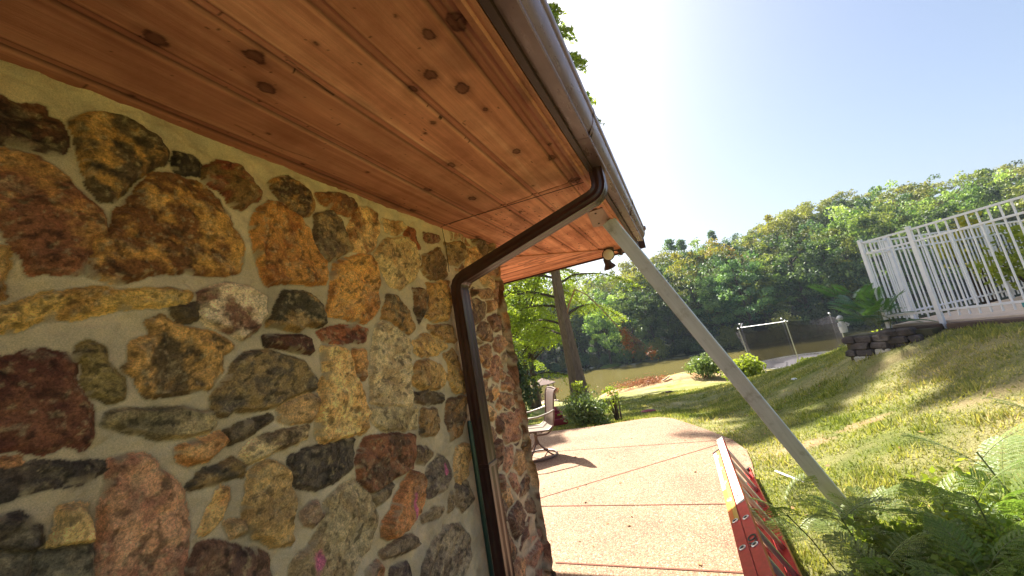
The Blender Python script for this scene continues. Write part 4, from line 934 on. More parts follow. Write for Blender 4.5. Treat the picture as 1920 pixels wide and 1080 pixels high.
# seat and back side frames: facing -x, back leans to +x
prof = [(-.27, .415), (-.18, .43), (0, .405), (.16, .395), (.235, .44), (.275, .56), (.30, .72), (.335, .88), (.36, .93), (.385, .945)]
for s in (-1, 1):
    m = MB(); m.tube([(x, s * .245, z) for x, z in prof], .0125, 8); m.tube([(-.02, s * .21, .345), (.12, s * .24, .345), (.19, s * .245, .375), (.235, s * .245, .44)], .011, 8); cpart(m, 'side_frame', W['chair_metal'], smooth=True)
    m = MB(); m.tube([(.30, s * .255, .66), (.20, s * .285, .635), (.02, s * .30, .612), (-.16, s * .295, .618), (-.25, s * .28, .60), (-.285, s * .27, .55), (-.27, s * .25, .42)], [.012, .014, .014, .014, .013, .012, .012], 8); cpart(m, 'armrest', W['chair_arm'], smooth=True)
m = MB(); m.tube([(.385, -.245, .945), (.395, 0, .955), (.385, .245, .945)], .0125, 8); cpart(m, 'cross_bar', W['chair_metal'], smooth=True); m = MB(); m.tube([(-.27, -.245, .415), (-.27, .245, .415)], .0115, 8); cpart(m, 'cross_bar', W['chair_metal'], smooth=True); m = MB(); m.tube([(-.02, -.21, .345), (-.02, .21, .345)], .011, 8); cpart(m, 'cross_bar', W['chair_metal'], smooth=True)
def sling(pf, name):
    mb = MB(); n = len(pf); vs = []
    for j, y in enumerate(np.linspace(-.236, .236, 7)):
        sag = .014 * (1 - (y / .236) ** 2)
        for i, (x, z) in enumerate(pf):
            vs.append((x + (sag if z > .45 else 0), y, z - (sag if z <= .45 else 0)))
    k = n; fs = [(j * k + i, j * k + i + 1, (j + 1) * k + i + 1, (j + 1) * k + i) for j in range(6) for i in range(n - 1)]
    mb.add(vs, fs); o = cpart(mb, name, W['sling'], smooth=True); s = o.modifiers.new('thickness', 'SOLIDIFY'); s.thickness = .004; return o
sling(prof[:5], 'seat_sling'); sling(prof[4:], 'back_sling').data.materials[0] = W['chair_metal']

# ------------------------------------------------------------------ foliage tools
def leaf_quads(P, size, aspect=.55, rng=None, up=0.0, N=None):
    n = len(P); rng = rng or np.random.default_rng(0)
    a = rng.normal(size=(n, 3)); a[:, 2] *= (1 - up) ; a /= np.linalg.norm(a, axis=1)[:, None]
    b = rng.normal(size=(n, 3)); b -= a * (a * b).sum(1)[:, None]; b /= np.linalg.norm(b, axis=1)[:, None]
    L = (np.asarray(size) if np.ndim(size) else np.full(n, size))[:, None]
    u = a * L * .5; v = b * L * .5 * aspect
    V = np.stack([P - u, P - u * .1 + v, P + u, P - u * .1 - v], 1).reshape(-1, 3)
    return V, np.arange(4 * n).reshape(-1, 4)

def leaves_obj(name, P, size, mat, parent, rng, aspect=.55, tint=None, up=0.0):
    V, F = leaf_quads(P, size, aspect, rng, up)
    t = rng.random(len(P)) if tint is None else tint
    return np_mesh(name, V, F, mat, parent, attrs={'tint': np.repeat(t, 4)})

def clumps(rng, n, rx, ry, rz, shell=.55, low=-1.0):
    d = rng.normal(size=(n * 3, 3)); d /= np.linalg.norm(d, axis=1)[:, None]; d = d[d[:, 2] > low][:n]
    r = shell + (1 - shell) * rng.random(len(d)) ** .6
    return d * r[:, None] * np.array([rx, ry, rz])

def make_tree(name, seed, H=12.0, R=4.0, trunk_r=.22, base=.25, nc=55, nl=95, leaf=.30, cl=1.0, leafmat='leaf_far', bark='bark_d', conif=False):
    rng = np.random.default_rng(seed); root = bpy.data.objects.new(name, None); COL.objects.link(root)
    mb = MB(); pts = []; x = y = 0
    for i in range(8):
        pts.append((x, y, H * .86 * i / 7 - .3)); x += rng.normal() * .12; y += rng.normal() * .12
    mb.tube(pts, [trunk_r * (1.25 if i == 0 else 1 - i * .115) for i in range(8)], 8)
    zc = H * (base + 1) / 2; rz = H * (1 - base) / 2
    if conif:
        t = rng.random(nc) ** .8; zz = H * (base * .6 + (1 - base * .6) * t); rad = R * (1 - t) ** .8 * rng.random(nc) ** .4; a = rng.random(nc) * 2 * PI
        C = np.stack([rad * np.cos(a), rad * np.sin(a), zz], -1)
    else:
        C = clumps(rng, nc, R, R, rz, .5); C *= (1 + .25 * rng.normal(size=(len(C), 1)) * .6); C[:, 2] += zc
        C[:, :2] += np.array([pts[5][0], pts[5][1]]) * .6
    for c in C[:: max(1, len(C) // 14)]:
        z0 = max(.2 * H, c[2] - .35 * math.hypot(c[0], c[1]) - .12 * H); i = min(6, int(z0 / (H * .86) * 7)); p0 = Vector(pts[i]) ; p0.z = min(z0, H * .8)
        p1 = Vector(c); pm = (p0 + p1) / 2 + Vector((0, 0, -.05 * H)) * .4
        mb.tube([p0, pm, p1], [trunk_r * .34, trunk_r * .22, trunk_r * .07], 5, cap=False)
    mb.build('trunk', W[bark], root, smooth=True)
    nper = rng.integers(int(nl * .5), int(nl * 1.5), len(C)); P = []; T = []
    for c, k in zip(C, nper):
        s = cl * (.55 + .7 * rng.random()); q = rng.normal(size=(k, 3)); q /= np.linalg.norm(q, axis=1)[:, None]; q *= (rng.random((k, 1)) ** .45) * s
        q[:, 2] *= .62; q[:, 2] -= .10 * (q[:, 0] ** 2 + q[:, 1] ** 2) / s; P.append(q + c); T.append(np.clip((rng.random() ** 1.4) * .75 + rng.random(k) * .3, 0, 1))
    P = np.concatenate(P); T = np.concatenate(T)
    leaves_obj('crown', P, leaf * (.6 + .8 * rng.random(len(P))), W[leafmat], root, rng, .7, T)
    return root

def shrub(name, loc, rx, ry, h, mat, leaf, n, label, cat='shrub', group=None, seed=1, nc=22, stems=9, aspect=.6, lift=0.0, stem='bark_d'):
    rng = np.random.default_rng(seed); root = empty(name, loc, 0, label, cat, group)
    C = clumps(rng, nc, rx * .72, ry * .72, h * .42, .45, -.7); C[:, 2] += h * .5 + lift
    mb = MB()
    for c in C[:stems]:
        p0 = Vector((rng.normal() * rx * .10, rng.normal() * ry * .10, -.05)); p1 = Vector(c); mb.tube([p0, (p0 + p1) / 2 + Vector((0, 0, h * .08)), p1], [.012 + .01 * h, .009 + .006 * h, .004], 5, cap=False)
    mb.build('stem', W[stem], root)
    P = []; T = []
    for c in C:
        k = int(n / nc * (.6 + .8 * rng.random())); s = .34 * min(rx, h) * (.6 + .8 * rng.random()) + .02; q = rng.normal(size=(k, 3)); q /= np.linalg.norm(q, axis=1)[:, None]; q *= rng.random((k, 1)) ** .5 * s
        P.append(q + c); T.append(np.clip(rng.random() * .5 + rng.random(k) * .5, 0, 1))
    P = np.concatenate(P); T = np.concatenate(T); P[:, 2] = np.abs(P[:, 2] - .0) 
    leaves_obj('foliage', P, leaf * (.6 + .8 * rng.random(len(P))), W[mat], root, rng, aspect, T)
    return root

# ------------------------------------------------------------------ the cypress by the patio
def cypress(name, loc, H, r0, seed, label, nlimb=62, zlo=2.6, Lmax=4.4, first=None, gap=None):
    rng = np.random.default_rng(seed); root = empty(name, loc, 0, label, 'tree')
    mb = MB(); zz = [-.5, 0, .3, .8, 1.6, 3, 5, 7, 9.5, max(12, H * .7), H]; rr = [r0 * k for k in (1.75, 1.5, 1.3, 1.12, .98, .84, .70, .56, .40, .26, .05)]
    pts = [(.02 * math.sin(z * 1.1) * z * .4, .03 * math.sin(z * .7 + 1), z) for z in zz]
    flut = [(math.cos(2 * PI * k / 28) * (1 + .06 * math.sin(k * 2.9) + .04 * math.sin(k * 1.7 + 2)), math.sin(2 * PI * k / 28) * (1 + .06 * math.sin(k * 2.9) + .04 * math.sin(k * 1.7 + 2))) for k in range(28)]
    mb.tube(pts, rr, sec=(flut, (1, 0, 0))); mb.build('trunk', W['bark'], root, smooth=True)
    lb = MB(); P = []; T = []; D = []
    for i in range(nlimb):
        t = (i + rng.random()) / nlimb; z = zlo + (H - zlo - .4) * t; L = Lmax * (1 - t) ** .42 * (.75 + .4 * rng.random()) + .5; a = i * 2.399 + rng.normal() * .3
        if gap is not None and gap(z, a): continue
        if name == 'cypress_tree' and gap is not None and z < 13.0 and -1.5 < ((a + PI) % (2 * PI) - PI) < 1.0: L = min(L, 2.7)
        ca, sa = math.cos(a), math.sin(a); n = 9; bend = rng.normal() * .25; lp = []
        rise = .55 - .35 * t
        for k in range(n):
            s = k / (n - 1); aa = a + bend * s
            lp.append(Vector((math.cos(aa) * L * s, math.sin(aa) * L * s, z + L * (rise * s - .62 * s * s) + rng.normal() * .03)))
        rb = .055 * (1 - t) + .02; lb.tube(lp, [rb * (1 - .85 * k / (n - 1)) for k in range(n)], 6, cap=False)
        nt_ = int(13 + 17 * L / 4)
        for j in range(nt_):
            s = .18 + .82 * (j + rng.random()) / nt_; f = s * (n - 1); k = min(n - 2, int(f)); p = lp[k].lerp(lp[k + 1], f - k)
            for sd in (-1, 1):
                l = (.38 + .55 * rng.random()) * (1.1 - .5 * s); da = a + sd * (1.0 + .4 * rng.random()); dv = np.array([math.cos(da), math.sin(da), -.15 - .35 * rng.random()])
                K_ = 26 if z > 8 else 12; q = np.linspace(.08, 1, K_)[:, None] * l; pp = np.array(p) + dv * q; pp[:, 2] -= .30 * (q[:, 0] ** 2) / l
                pp += rng.normal(size=pp.shape) * .045; P.append(pp); T.append(np.full(K_, rng.random() * .6) + rng.random(K_) * .4)
    lb.build('limb', W['bark_d'], root, smooth=True)
    P = np.concatenate(P); T = np.clip(np.concatenate(T), 0, 1)
    leaves_obj('foliage', P, np.where(P[:, 2] > 8, .22, .15) * (.6 + .8 * rng.random(len(P))), W['leaf_cyp'], root, rng, .30, T, up=.55)
    return root
def gap1(z, a):
    a = (a + PI) % (2 * PI) - PI; d = abs((a + 1.30 + PI) % (2 * PI) - PI)       # bearing away from the lawn side
    return (z < 8.0 and d < .85) or (z < 7.0 and -1.4 < a < .8)
cyp = cypress('cypress_tree', (-4.98, 17.65, -1.45), 24.5, .37, 11, 'tall cypress with bare tapering trunk beside the pond at the patio corner', zlo=3.0, nlimb=118, Lmax=5.0, gap=gap1)
# broken branch with dead red leaves hanging over the water
rng = np.random.default_rng(77)
def dcp(pt): return Vector(pt) - Vector((-4.98, 17.65, -1.45))
bp = [dcp(p) for p in ((-4.85, 17.6, 2.75), (-4.55, 17.5, 3.35), (-4.1, 17.35, 3.95), (-3.55, 17.1, 3.55), (-3.0, 16.95, 2.75), (-2.4, 16.83, 1.72), (-2.0, 16.87, 1.45), (-1.65, 16.92, 1.02), (-1.32, 16.95, .60))]
m = MB(); m.tube(bp, [.05, .042, .034, .028, .022, .018, .015, .012, .006], 6)
for k in range(10):
    a = bp[5] + Vector((.03 * k, 0, -.03 * k)); m.tube([a, a + Vector((.1 + .03 * k, .05, -.35)), a + Vector((.18 + .05 * k, .05, -.75 - .03 * k))], [.010, .007, .003], 4, cap=False)
bo = m.build('broken_branch', W['dead'], cyp, smooth=True); bo['label'] = 'broken hanging branch with dead red leaves'
P = np.concatenate([np.array(bp[5]) + np.array([.16, 0, -.42]) + rng.normal(size=(360, 3)) * np.array([.11, .10, .27]), np.array(bp[8]) + np.array([-.06, 0, -.02]) + rng.normal(size=(110, 3)) * np.array([.13, .06, .12]), np.array(bp[5]) + np.array([.32, 0, -.85]) + rng.normal(size=(60, 3)) * np.array([.08, .06, .15])])
leaves_obj('dead_leaves', P, .09, W['leaf_red'], bo, rng, .4)

cypress('cypress_tree', (-10.4, 22.3, -2.2), 15.0, .26, 29, 'second cypress further left, its lime sprays beside the stone corner', nlimb=36, zlo=1.6, Lmax=4.6)
cypress('cypress_tree', (-8.9, 13.6, -1.2), 12.5, .2, 35, 'nearer cypress mostly hidden behind the stone corner and roof', nlimb=40, zlo=3.2, Lmax=3.2)

# ------------------------------------------------------------------ far wood: individual trees
protos = {}
def proto(kind):
    if kind in protos: return copy_tree(protos[kind][0])
    spec = {'a': dict(seed=1, H=12, R=3.6, nc=70, nl=90, base=.16), 'b': dict(seed=2, H=12, R=4.4, nc=80, nl=85, base=.2), 'c': dict(seed=3, H=12, R=3.0, nc=60, nl=90, base=.1),
            'd': dict(seed=4, H=12, R=3.8, nc=75, nl=80, base=.12, leafmat='leaf_dark'), 'e': dict(seed=5, H=12, R=4.0, nc=66, nl=80, base=.25, leafmat='leaf_olive'),
            'y': dict(seed=6, H=12, R=3.4, nc=56, nl=80, base=.25, leafmat='leaf_yel'), 'o': dict(seed=7, H=12, R=3.6, nc=62, nl=80, base=.3, leafmat='leaf_or'),
            'p': dict(seed=8, H=12, R=2.3, nc=80, nl=70, base=.1, leafmat='leaf_dark', conif=True, cl=.7, leaf=.24)}[kind]
    r = make_tree('broadleaf_tree' if kind != 'p' else 'pine_tree', **spec); protos[kind] = (r,); return r
def skyline(t):                                   # tangent of elevation of the tree tops against x/y of the bearing
    xs_ = [-.5, -.33, -.209, -.122, -.015, .051, .134, .214, .263, .319, .40, .44, .476, .544, .594, .65, .8]
    ys_ = [.19, .19, .172, .176, .198, .193, .188, .198, .214, .206, .203, .205, .180, .178, .168, .165, .16]
    return float(np.interp(t, xs_, ys_))
rng = np.random.default_rng(2024)
KIND = {'a': 'rounded green tree', 'b': 'broad spreading green tree', 'c': 'narrow green tree', 'd': 'dark green tree', 'e': 'olive brown tree', 'y': 'yellowing tree', 'o': 'orange tinged tree', 'p': 'dark pointed pine'}
def where(t):
    if t < -.22: return 'behind the cypress'
    if t < -.10: return 'between the cypress and the prop board'
    if t < .06: return 'behind the grey prop board'
    if t < .20: return 'between the prop board and the trampoline'
    if t < .36: return 'behind the trampoline'
    return 'behind the white pool fence'
def far_tree(x, y, kind, topfrac, row):
    t = x / y; z = gz(x, y); z = max(z, LAKE_Z - .2); dist = math.hypot(x, y); top = 1.6 + skyline(t) * dist * topfrac
    H = max(6.0, top - z); o = proto(kind); s = H / 13.2; w = s * (.85 + .3 * rng.random()) * (1.0 if H < 20 else .85)
    o.location = (x, y, z - .2); o.rotation_euler = (0, 0, rng.random() * 6.28); o.scale = (w, w, s)
    tag(o, '%s %s, %s row' % (KIND[kind], where(t), row), 'tree', 'wooded far bank')
rows = [(84.5, 'front', .56, .80, 3.9), (91, 'second', .74, .92, 4.6), (100, 'third', .84, 1.0, 5.6), (112, 'back', .9, 1.02, 6.4), (127, 'hilltop', .95, 1.04, 8.0)]
for ri, (y0, rn, f0, f1, sp) in enumerate(rows):
    x = -.42 * y0
    while x < .72 * y0:
        t = x / y0; yy = y0 + rng.normal() * 1.4
        yy += 7 * float(sstep(-12, -24, np.array(x))) - 7 * float(sstep(-24, -34, np.array(x))) + (3 if x > 16 else 0)
        k = rng.choice(list('abcdddbea'))
        if ri == 0: k = rng.choice(list('dacdda'))
        if ri >= 3 and rng.random() < .35: k = 'e'
        far_tree(x + rng.normal() * .8, yy, k, f0 + (f1 - f0) * rng.random(), rn); x += sp * (.75 + .5 * rng.random())
for (t, y, k, f) in [(-.068, 93, 'y', .99), (.055, 96, 'y', 1.0), (.09, 97, 'y', 1.0), (.11, 98, 'o', 1.04), (.255, 112, 'y', 1.02), (.115, 118, 'p', 1.14), (.02, 116, 'p', 1.16), (.045, 120, 'p', 1.12), (.30, 118, 'e', 1.06), (.335, 120, 'e', 1.03), (.28, 116, 'e', 1.0), (-.09, 116, 'e', 1.1)]:
    far_tree(t * y, y, k, f, 'tall')
# bushes along the far waterline
bush0 = None; BL = {'leaf_dark': 'dark bush', 'leaf_olive': 'pale sunlit bush', 'leaf_holly': 'grey green bush'}
pro = {}
x = -33.0; i = 0
while x < 40:
    mk = rng.choice(['leaf_dark', 'leaf_dark', 'leaf_holly', 'leaf_olive']); yy = 81.6 + 7 * float(sstep(-12, -24, np.array(x))) - 7 * float(sstep(-24, -34, np.array(x))) - 4 * float(sstep(4, 14, np.array(x))) + 6 * float(sstep(16, 30, np.array(x)))
    if mk not in pro:
        o = shrub('waterside_bush', (0, 0, 0), 2.4, 2.0, 3.4, mk, .30, 2200, 'x', 'bush', None, 40 + i, nc=34, stems=5); pro[mk] = o
    else: o = copy_tree(pro[mk])
    s = .6 + .7 * rng.random(); o.location = (x, yy + rng.random() * 1.5, LAKE_Z - .1); o.rotation_euler = (0, 0, rng.random() * 6); o.scale = (s, s, s * (.8 + .5 * rng.random()))
    tag(o, '%s at the far waterline %s' % (BL[mk], where(x / yy)), 'bush', 'bushes along the far waterline'); x += 1.8 + 1.6 * rng.random(); i += 1
# small sunlit grassy spit on the far shore
m = MB(); m.lathe([(2.6, -.5), (2.5, .05), (1.6, .35), (.5, .5)], 24, (-15.2, 82.5, LAKE_Z)); o = m.build('far_bank_mound', W['leaf_lime'], smooth=True); o.scale = (1, 1, 1)
V = o.data.vertices
tag(o, kind='structure'); o.name = 'grassy_bank'

# ------------------------------------------------------------------ plants on the near side
def G(x, y, dz=0.0): return (x, y, gz(x, y) + dz)
shrub('flowering_bush', (-2.12, 7.72, -.08), .58, .40, .52, 'leaf_holly', .055, 3600, 'leafy pale green bush at the far edge of the patio below the cypress', seed=51, nc=40)
shrub('young_sapling', (-2.35, 8.2, -.1), .30, .25, .95, 'leaf_lime', .06, 420, 'thin yellow green sapling rising behind the leafy patio bush', 'sapling', seed=52, nc=14)
shrub('young_sapling', (-1.55, 7.9, -.1), .22, .2, .72, 'leaf_lime', .05, 260, 'short yellow green sapling at the right end of the leafy patio bush', 'sapling', seed=53, nc=12)
shrub('holly_shrub', (-5.9, 12.4, -1.05), 1.15, 1.0, 2.9, 'leaf_dark', .12, 5200, 'dark glossy shrub between the stone corner and the gazebo', seed=54, nc=46)
shrub('holly_shrub', (-4.6, 9.6, -.45), .55, .5, .55, 'leaf_holly', .07, 1500, 'low pale shrub behind the patio chair', seed=55)
shrub('bank_bush', G(.55, 24.6), 1.2, .9, 1.15, 'leaf_holly', .13, 3200, 'rounded grey green bush on the near bank left of the prop board', seed=56, nc=36)
shrub('bank_bush', G(2.05, 19.2), .95, .75, .95, 'leaf_lime', .14, 2600, 'bright yellow green bush between the prop board and the trampoline', seed=57, nc=30)
shrub('bank_bush', G(-5.1, 26.6), 1.3, .6, .5, 'leaf_cyp', .10, 1300, 'low tuft of weeds beside the brush pile at the water', seed=58)
for i, (x, y, h, lb) in enumerate([(5.6, 23.3, .6, 'under the trampoline'), (7.6, 24.4, .8, 'right of the trampoline'), (8.9, 25.3, .9, 'beside the stone wall figurine')]):
    shrub('lime_weed', G(x, y), 1.1, .6, h, 'leaf_lime', .16, 900, 'clump of lime weeds %s' % lb, 'weeds', 'lime weeds along the bank', 60 + i, nc=14)
# dark trunks left of the cypress
for i, (x, y, H) in enumerate([(-10.7, 25.3, 12), (-10.05, 24.9, 11)]):
    o = make_tree('bank_tree', 70 + i, H=H, R=2.8, nc=55, nl=110, leaf=.2, base=.3, leafmat='leaf_cyp', trunk_r=.24); o.location = G(x, y)
    tag(o, ['left of two dark trunks behind the glossy shrub', 'right of two dark trunks behind the glossy shrub'][i], 'tree', 'pair of dark trunked trees')

# brush pile, spoil
bx, by, bz = G(-2.5, 25.6)
rng = np.random.default_rng(9)
root = empty('brush_pile', (bx, by, bz), 0, 'pile of reddish dead brush on sandy spoil at the near water edge', 'brush pile')
m = MB()
for k in range(230):
    cx = rng.normal() * 1.1; cy = rng.normal() * .45; cz = .05 + abs(rng.normal()) * .22 * math.exp(-abs(cx)); a = rng.random() * PI; l = .35 + .6 * rng.random(); d = Vector((math.cos(a), math.sin(a) * .6, rng.normal() * .35)) * l
    c = Vector((cx, cy, cz)); m.tube([c - d / 2, c + Vector((0, 0, .05)), c + d / 2], [.014, .010, .004], 4, cap=False)
m.build('twigs', W['dead'], root)
P = rng.normal(size=(1500, 3)) * np.array([1.1, .45, .13]) + np.array([0, 0, .14]); P[:, 2] = np.abs(P[:, 2]); leaves_obj('dead_leaves', P, .10, W['leaf_red'], root, rng, .5)
def mound(name, c, rx, ry, h, mat, label, cat, seed=0, n=40):
    rg = np.random.default_rng(seed); th = np.linspace(0, 2 * PI, n, endpoint=False); rr = np.linspace(0, 1, 12); V = []; 
    for r in rr:
        for t in th:
            x = r * math.cos(t) * rx; y = r * math.sin(t) * ry
            z = h * (1 - r * r) * (1 + .5 * (float(fbm(np.array(x * 2.3 + seed), np.array(y * 2.3), 3, seed)) - .5)) - .08
            V.append((x, y, z))
    F = [(i * n + j, i * n + (j + 1) % n, (i + 1) * n + (j + 1) % n, (i + 1) * n + j) for i in range(11) for j in range(n)]
    o = np_mesh(name, V, np.array(F), mat, None, smooth=True); o.location = c; tag(o, label, cat); return o
mound('sand_mound', G(-4.4, 25.4), 1.5, .7, .32, W['sand'], 'low sandy mound left of the red brush pile', 'mound', 3)
mound('sand_mound', G(-.55, 25.3), 1.5, .7, .30, W['sand'], 'rounded tan mound right of the red brush pile', 'mound', 4)
m = MB(); m.tube([G(-1.75, 24.9, .1), G(-1.3, 25.0, .28)], [.06, .04], 8); tag(m.build('pale_log', W['stone_p']), 'short pale log lying between the brush pile and tan mound', 'log')
# bits on the lawn
def lump(name, c, s, mat, label, cat, seed=1):
    bm_v = []; mb = MB(); rg = np.random.default_rng(seed); prof = [(.3, -.3), (.85, -.1), (1.0, .15), (.7, .55), (.25, .75)]; mb.lathe(prof, 10)
    mb.v = [(x * s[0] * (1 + .25 * rg.normal() * .5), y * s[1] * (1 + .25 * rg.normal() * .5), z * s[2]) for x, y, z in mb.v]
    o = mb.build(name, mat, None, smooth=True); o.location = c; return tag(o, label, cat)
rt0 = 0
lump('leaf_litter', G(-1.28, 10.75, .02), (.19, .10, .07), W['redthing'], 'small dark red lump lying on the shaded lawn beyond the patio', 'debris', 2)
lump('dirt_clod', G(-1.2, 18.2, .02), (.30, .12, .10), W['bark_d'], 'small dark clod on the sunlit lawn below the brush pile', 'debris', 3)
lump('paper_scrap', G(1.7, 8.84, .02), (.05, .04, .04), W['white'], 'tiny pale scrap on the shaded slope under the trampoline', 'litter', 4)
m = MB(); m.tube([(.50, 4.50, .03), (.58, 4.33, .035), (.66, 4.20, .03)], [.010, .011, .009], 8); tag(m.build('white_stick', W['statue']), 'short white stick in the grass right of the ladder', 'stick')

# dark red stepped block left of the leafy bush
rt = empty('red_garden_ornament', (-2.90, 8.1, -.10), .3, 'dark red stepped ornament between the patio chair and the leafy bush', 'ornament')
m = MB(); m.box((0, 0, .06), (.46, .26, .14), bev=.02); m.build('base', W['redthing'], rt); m = MB(); m.box((.02, 0, .19), (.26, .2, .13), bev=.02); m.build('middle', W['redthing'], rt); m = MB(); m.lathe([(.09, .25), (.10, .30), (.06, .36), (.02, .37)], 12); m.build('top', W['redthing'], rt)

# ------------------------------------------------------------------ gazebo
gx, gy, g0 = -16.6, 43.9, -5.05
gzb = empty('gazebo', (gx, gy, g0), .3, 'small brown gazebo with hipped roof at the left end of the pond', 'gazebo')
m = MB(); ap = [(math.cos(k * PI / 3) * 1.55, math.sin(k * PI / 3) * 1.55) for k in range(6)]
m.add([(x, y, 2.25) for x, y in ap] + [(0, 0, 2.95)] + [(x, y, 2.17) for x, y in ap], [(k, (k + 1) % 6, 6) for k in range(6)] + [(7 + k, 7 + (k + 1) % 6, (k + 1) % 6, k) for k in range(6)] + [(12, 11, 10, 9, 8, 7)]); m.build('roof', W['gz_roof'], gzb)
for k in range(6):
    a = k * PI / 3; x, y = math.cos(a) * 1.2, math.sin(a) * 1.2; m = MB(); m.box((x, y, 1.1), (.11, .11, 2.2)); m.build('post', W['gz_wood'], gzb)
    a2 = a + PI / 3; x2, y2 = math.cos(a2) * 1.2, math.sin(a2) * 1.2
    if k != 4:
        m = MB(); m.tube([(x, y, .95), (x2, y2, .95)], .04, 6); m.tube([(x, y, .3), (x2, y2, .3)], .03, 6)
        for j in range(1, 8): t = j / 8; m.tube([(x + (x2 - x) * t, y + (y2 - y) * t, .3), (x + (x2 - x) * t, y + (y2 - y) * t, .95)], .02, 5)
        m.build('railing', W['gz_wood'], gzb)
m = MB(); m.lathe([(1.5, -.4), (1.5, .12)], 6); m.build('floor', W['deck'], gzb)
hb = empty('hanging_basket', (gx + 1.5, gy - .6, g0 + 1.35), 0, 'orange red flower basket hanging at the right side of the gazebo', 'flower basket')
P = np.random.default_rng(3).normal(size=(260, 3)) * np.array([.26, .26, .18]); leaves_obj('flowers', P, .16, W['leaf_red'], hb, np.random.default_rng(4), .7)
m = MB(); m.lathe([(.08, -.3), (.24, -.12), (.26, 0)], 12); m.tube([(0, 0, 0), (0, 0, .8)], .01, 5); m.build('pot', W['dead'], hb)

# ------------------------------------------------------------------ trampoline
tx, ty = 5.15, 24.7; tz = gz(tx, ty); TZ = max(tz, -1.75)
tr = empty('trampoline', (tx, ty, -2.38), .0, 'round trampoline with sagging dark safety net on the bank beyond the lawn', 'trampoline')
Rt = 2.25; tilt = Matrix.Rotation(math.radians(-2.0), 3, 'Y')
m = MB(); m.torus((0, 0, .88), Rt, .035, 48, 8, tilt); m.build('frame_ring', W['tramp'], tr, smooth=True)
m = MB(); m.lathe([(Rt - .33, .875), (Rt - .33, .885), (.3, .87)], 40, R=tilt); m.build('jumping_mat', W['mat'], tr)
m = MB()
for k in range(72):
    a = 2 * PI * k / 72; m.tube([tilt @ Vector((math.cos(a) * (Rt - .34), math.sin(a) * (Rt - .34), .88)), tilt @ Vector((math.cos(a) * Rt, math.sin(a) * Rt, .885))], .016, 4, cap=False)
m.build('springs', W['statue'], tr)
m = MB(); m.torus((0, 0, .90), Rt - .12, .15, 40, 6, tilt @ Matrix.Diagonal((1, 1, .12))); 
for v_i in range(len(m.v)):
    pass
keep = [f for f in m.f if not (-2.6 < math.atan2(m.v[f[0]][1], m.v[f[0]][0]) < -1.75)]; m.f = keep; m.build('padding', W['tramp'], tr, smooth=True)
for k in range(5):
    a = 2 * PI * k / 5 - 2.2; a1, a2 = a - .25, a + .25
    m = MB(); f = lambda q, z, r=Rt: tilt @ Vector((math.cos(q) * r, math.sin(q) * r, z)); m.tube([f(a1, .88), f(a1, -.15, Rt + .1), f(a2, -.15, Rt + .1), f(a2, .88)], .024, 6); m.build('leg', W['tramp'], tr, smooth=True)
npole = 6; tops = []
for k in range(npole):
    a = 2 * PI * k / npole + .35; hh = [2.9, 3.05, 3.25, 3.1, 3.1, 2.7][k]; lean = .12 if k != 5 else .1
    p0 = tilt @ Vector((math.cos(a) * (Rt + .05), math.sin(a) * (Rt + .05), .5)); p1 = tilt @ Vector((math.cos(a) * (Rt + .05 + lean), math.sin(a) * (Rt + .05 + lean), hh))
    m = MB(); m.tube([p0, p1], .022, 6); m.lathe([(.05, -.03), (.055, .03), (.02, .07)], 8, p1); m.build('net_pole', W['tramp'], tr, smooth=True); tops.append((a, hh))
m = MB(); f = lambda k: (math.cos(tops[k][0]) * (Rt + .15), math.sin(tops[k][0]) * (Rt + .15), tops[k][1] - .03); m.tube([f(3), f(4)], .02, 6); m.tube([f(2), f(3)], .02, 6); m.build('top_rail', W['tramp'], tr, smooth=True)
n = 96; V = []; F = []; nz = 10
for i in range(n):
    a = 2 * PI * i / n; kk = ((a - .35) / (2 * PI / npole)) % npole; k0 = int(kk) % npole; t = kk - int(kk); h = tops[k0][1] * (1 - t) + tops[(k0 + 1) % npole][1] * t; sag = 4 * t * (1 - t)
    h -= .10 + .16 * sag; pull = .12 * sag
    for j in range(nz):
        s = j / (nz - 1); r = Rt - .04 + .14 * s - pull * math.sin(PI * min(1, s * 1.1)) ** 1 * 1.2 + .02 * math.sin(i * 1.9 + j); V.append(tuple(tilt @ Vector((math.cos(a) * r, math.sin(a) * r, .9 + (h - .9) * s))))
for i in range(n):
    for j in range(nz - 1): F.append((i * nz + j, ((i + 1) % n) * nz + j, ((i + 1) % n) * nz + j + 1, i * nz + j + 1))
np_mesh('safety_net', V, np.array(F), W['net'], tr, smooth=True)

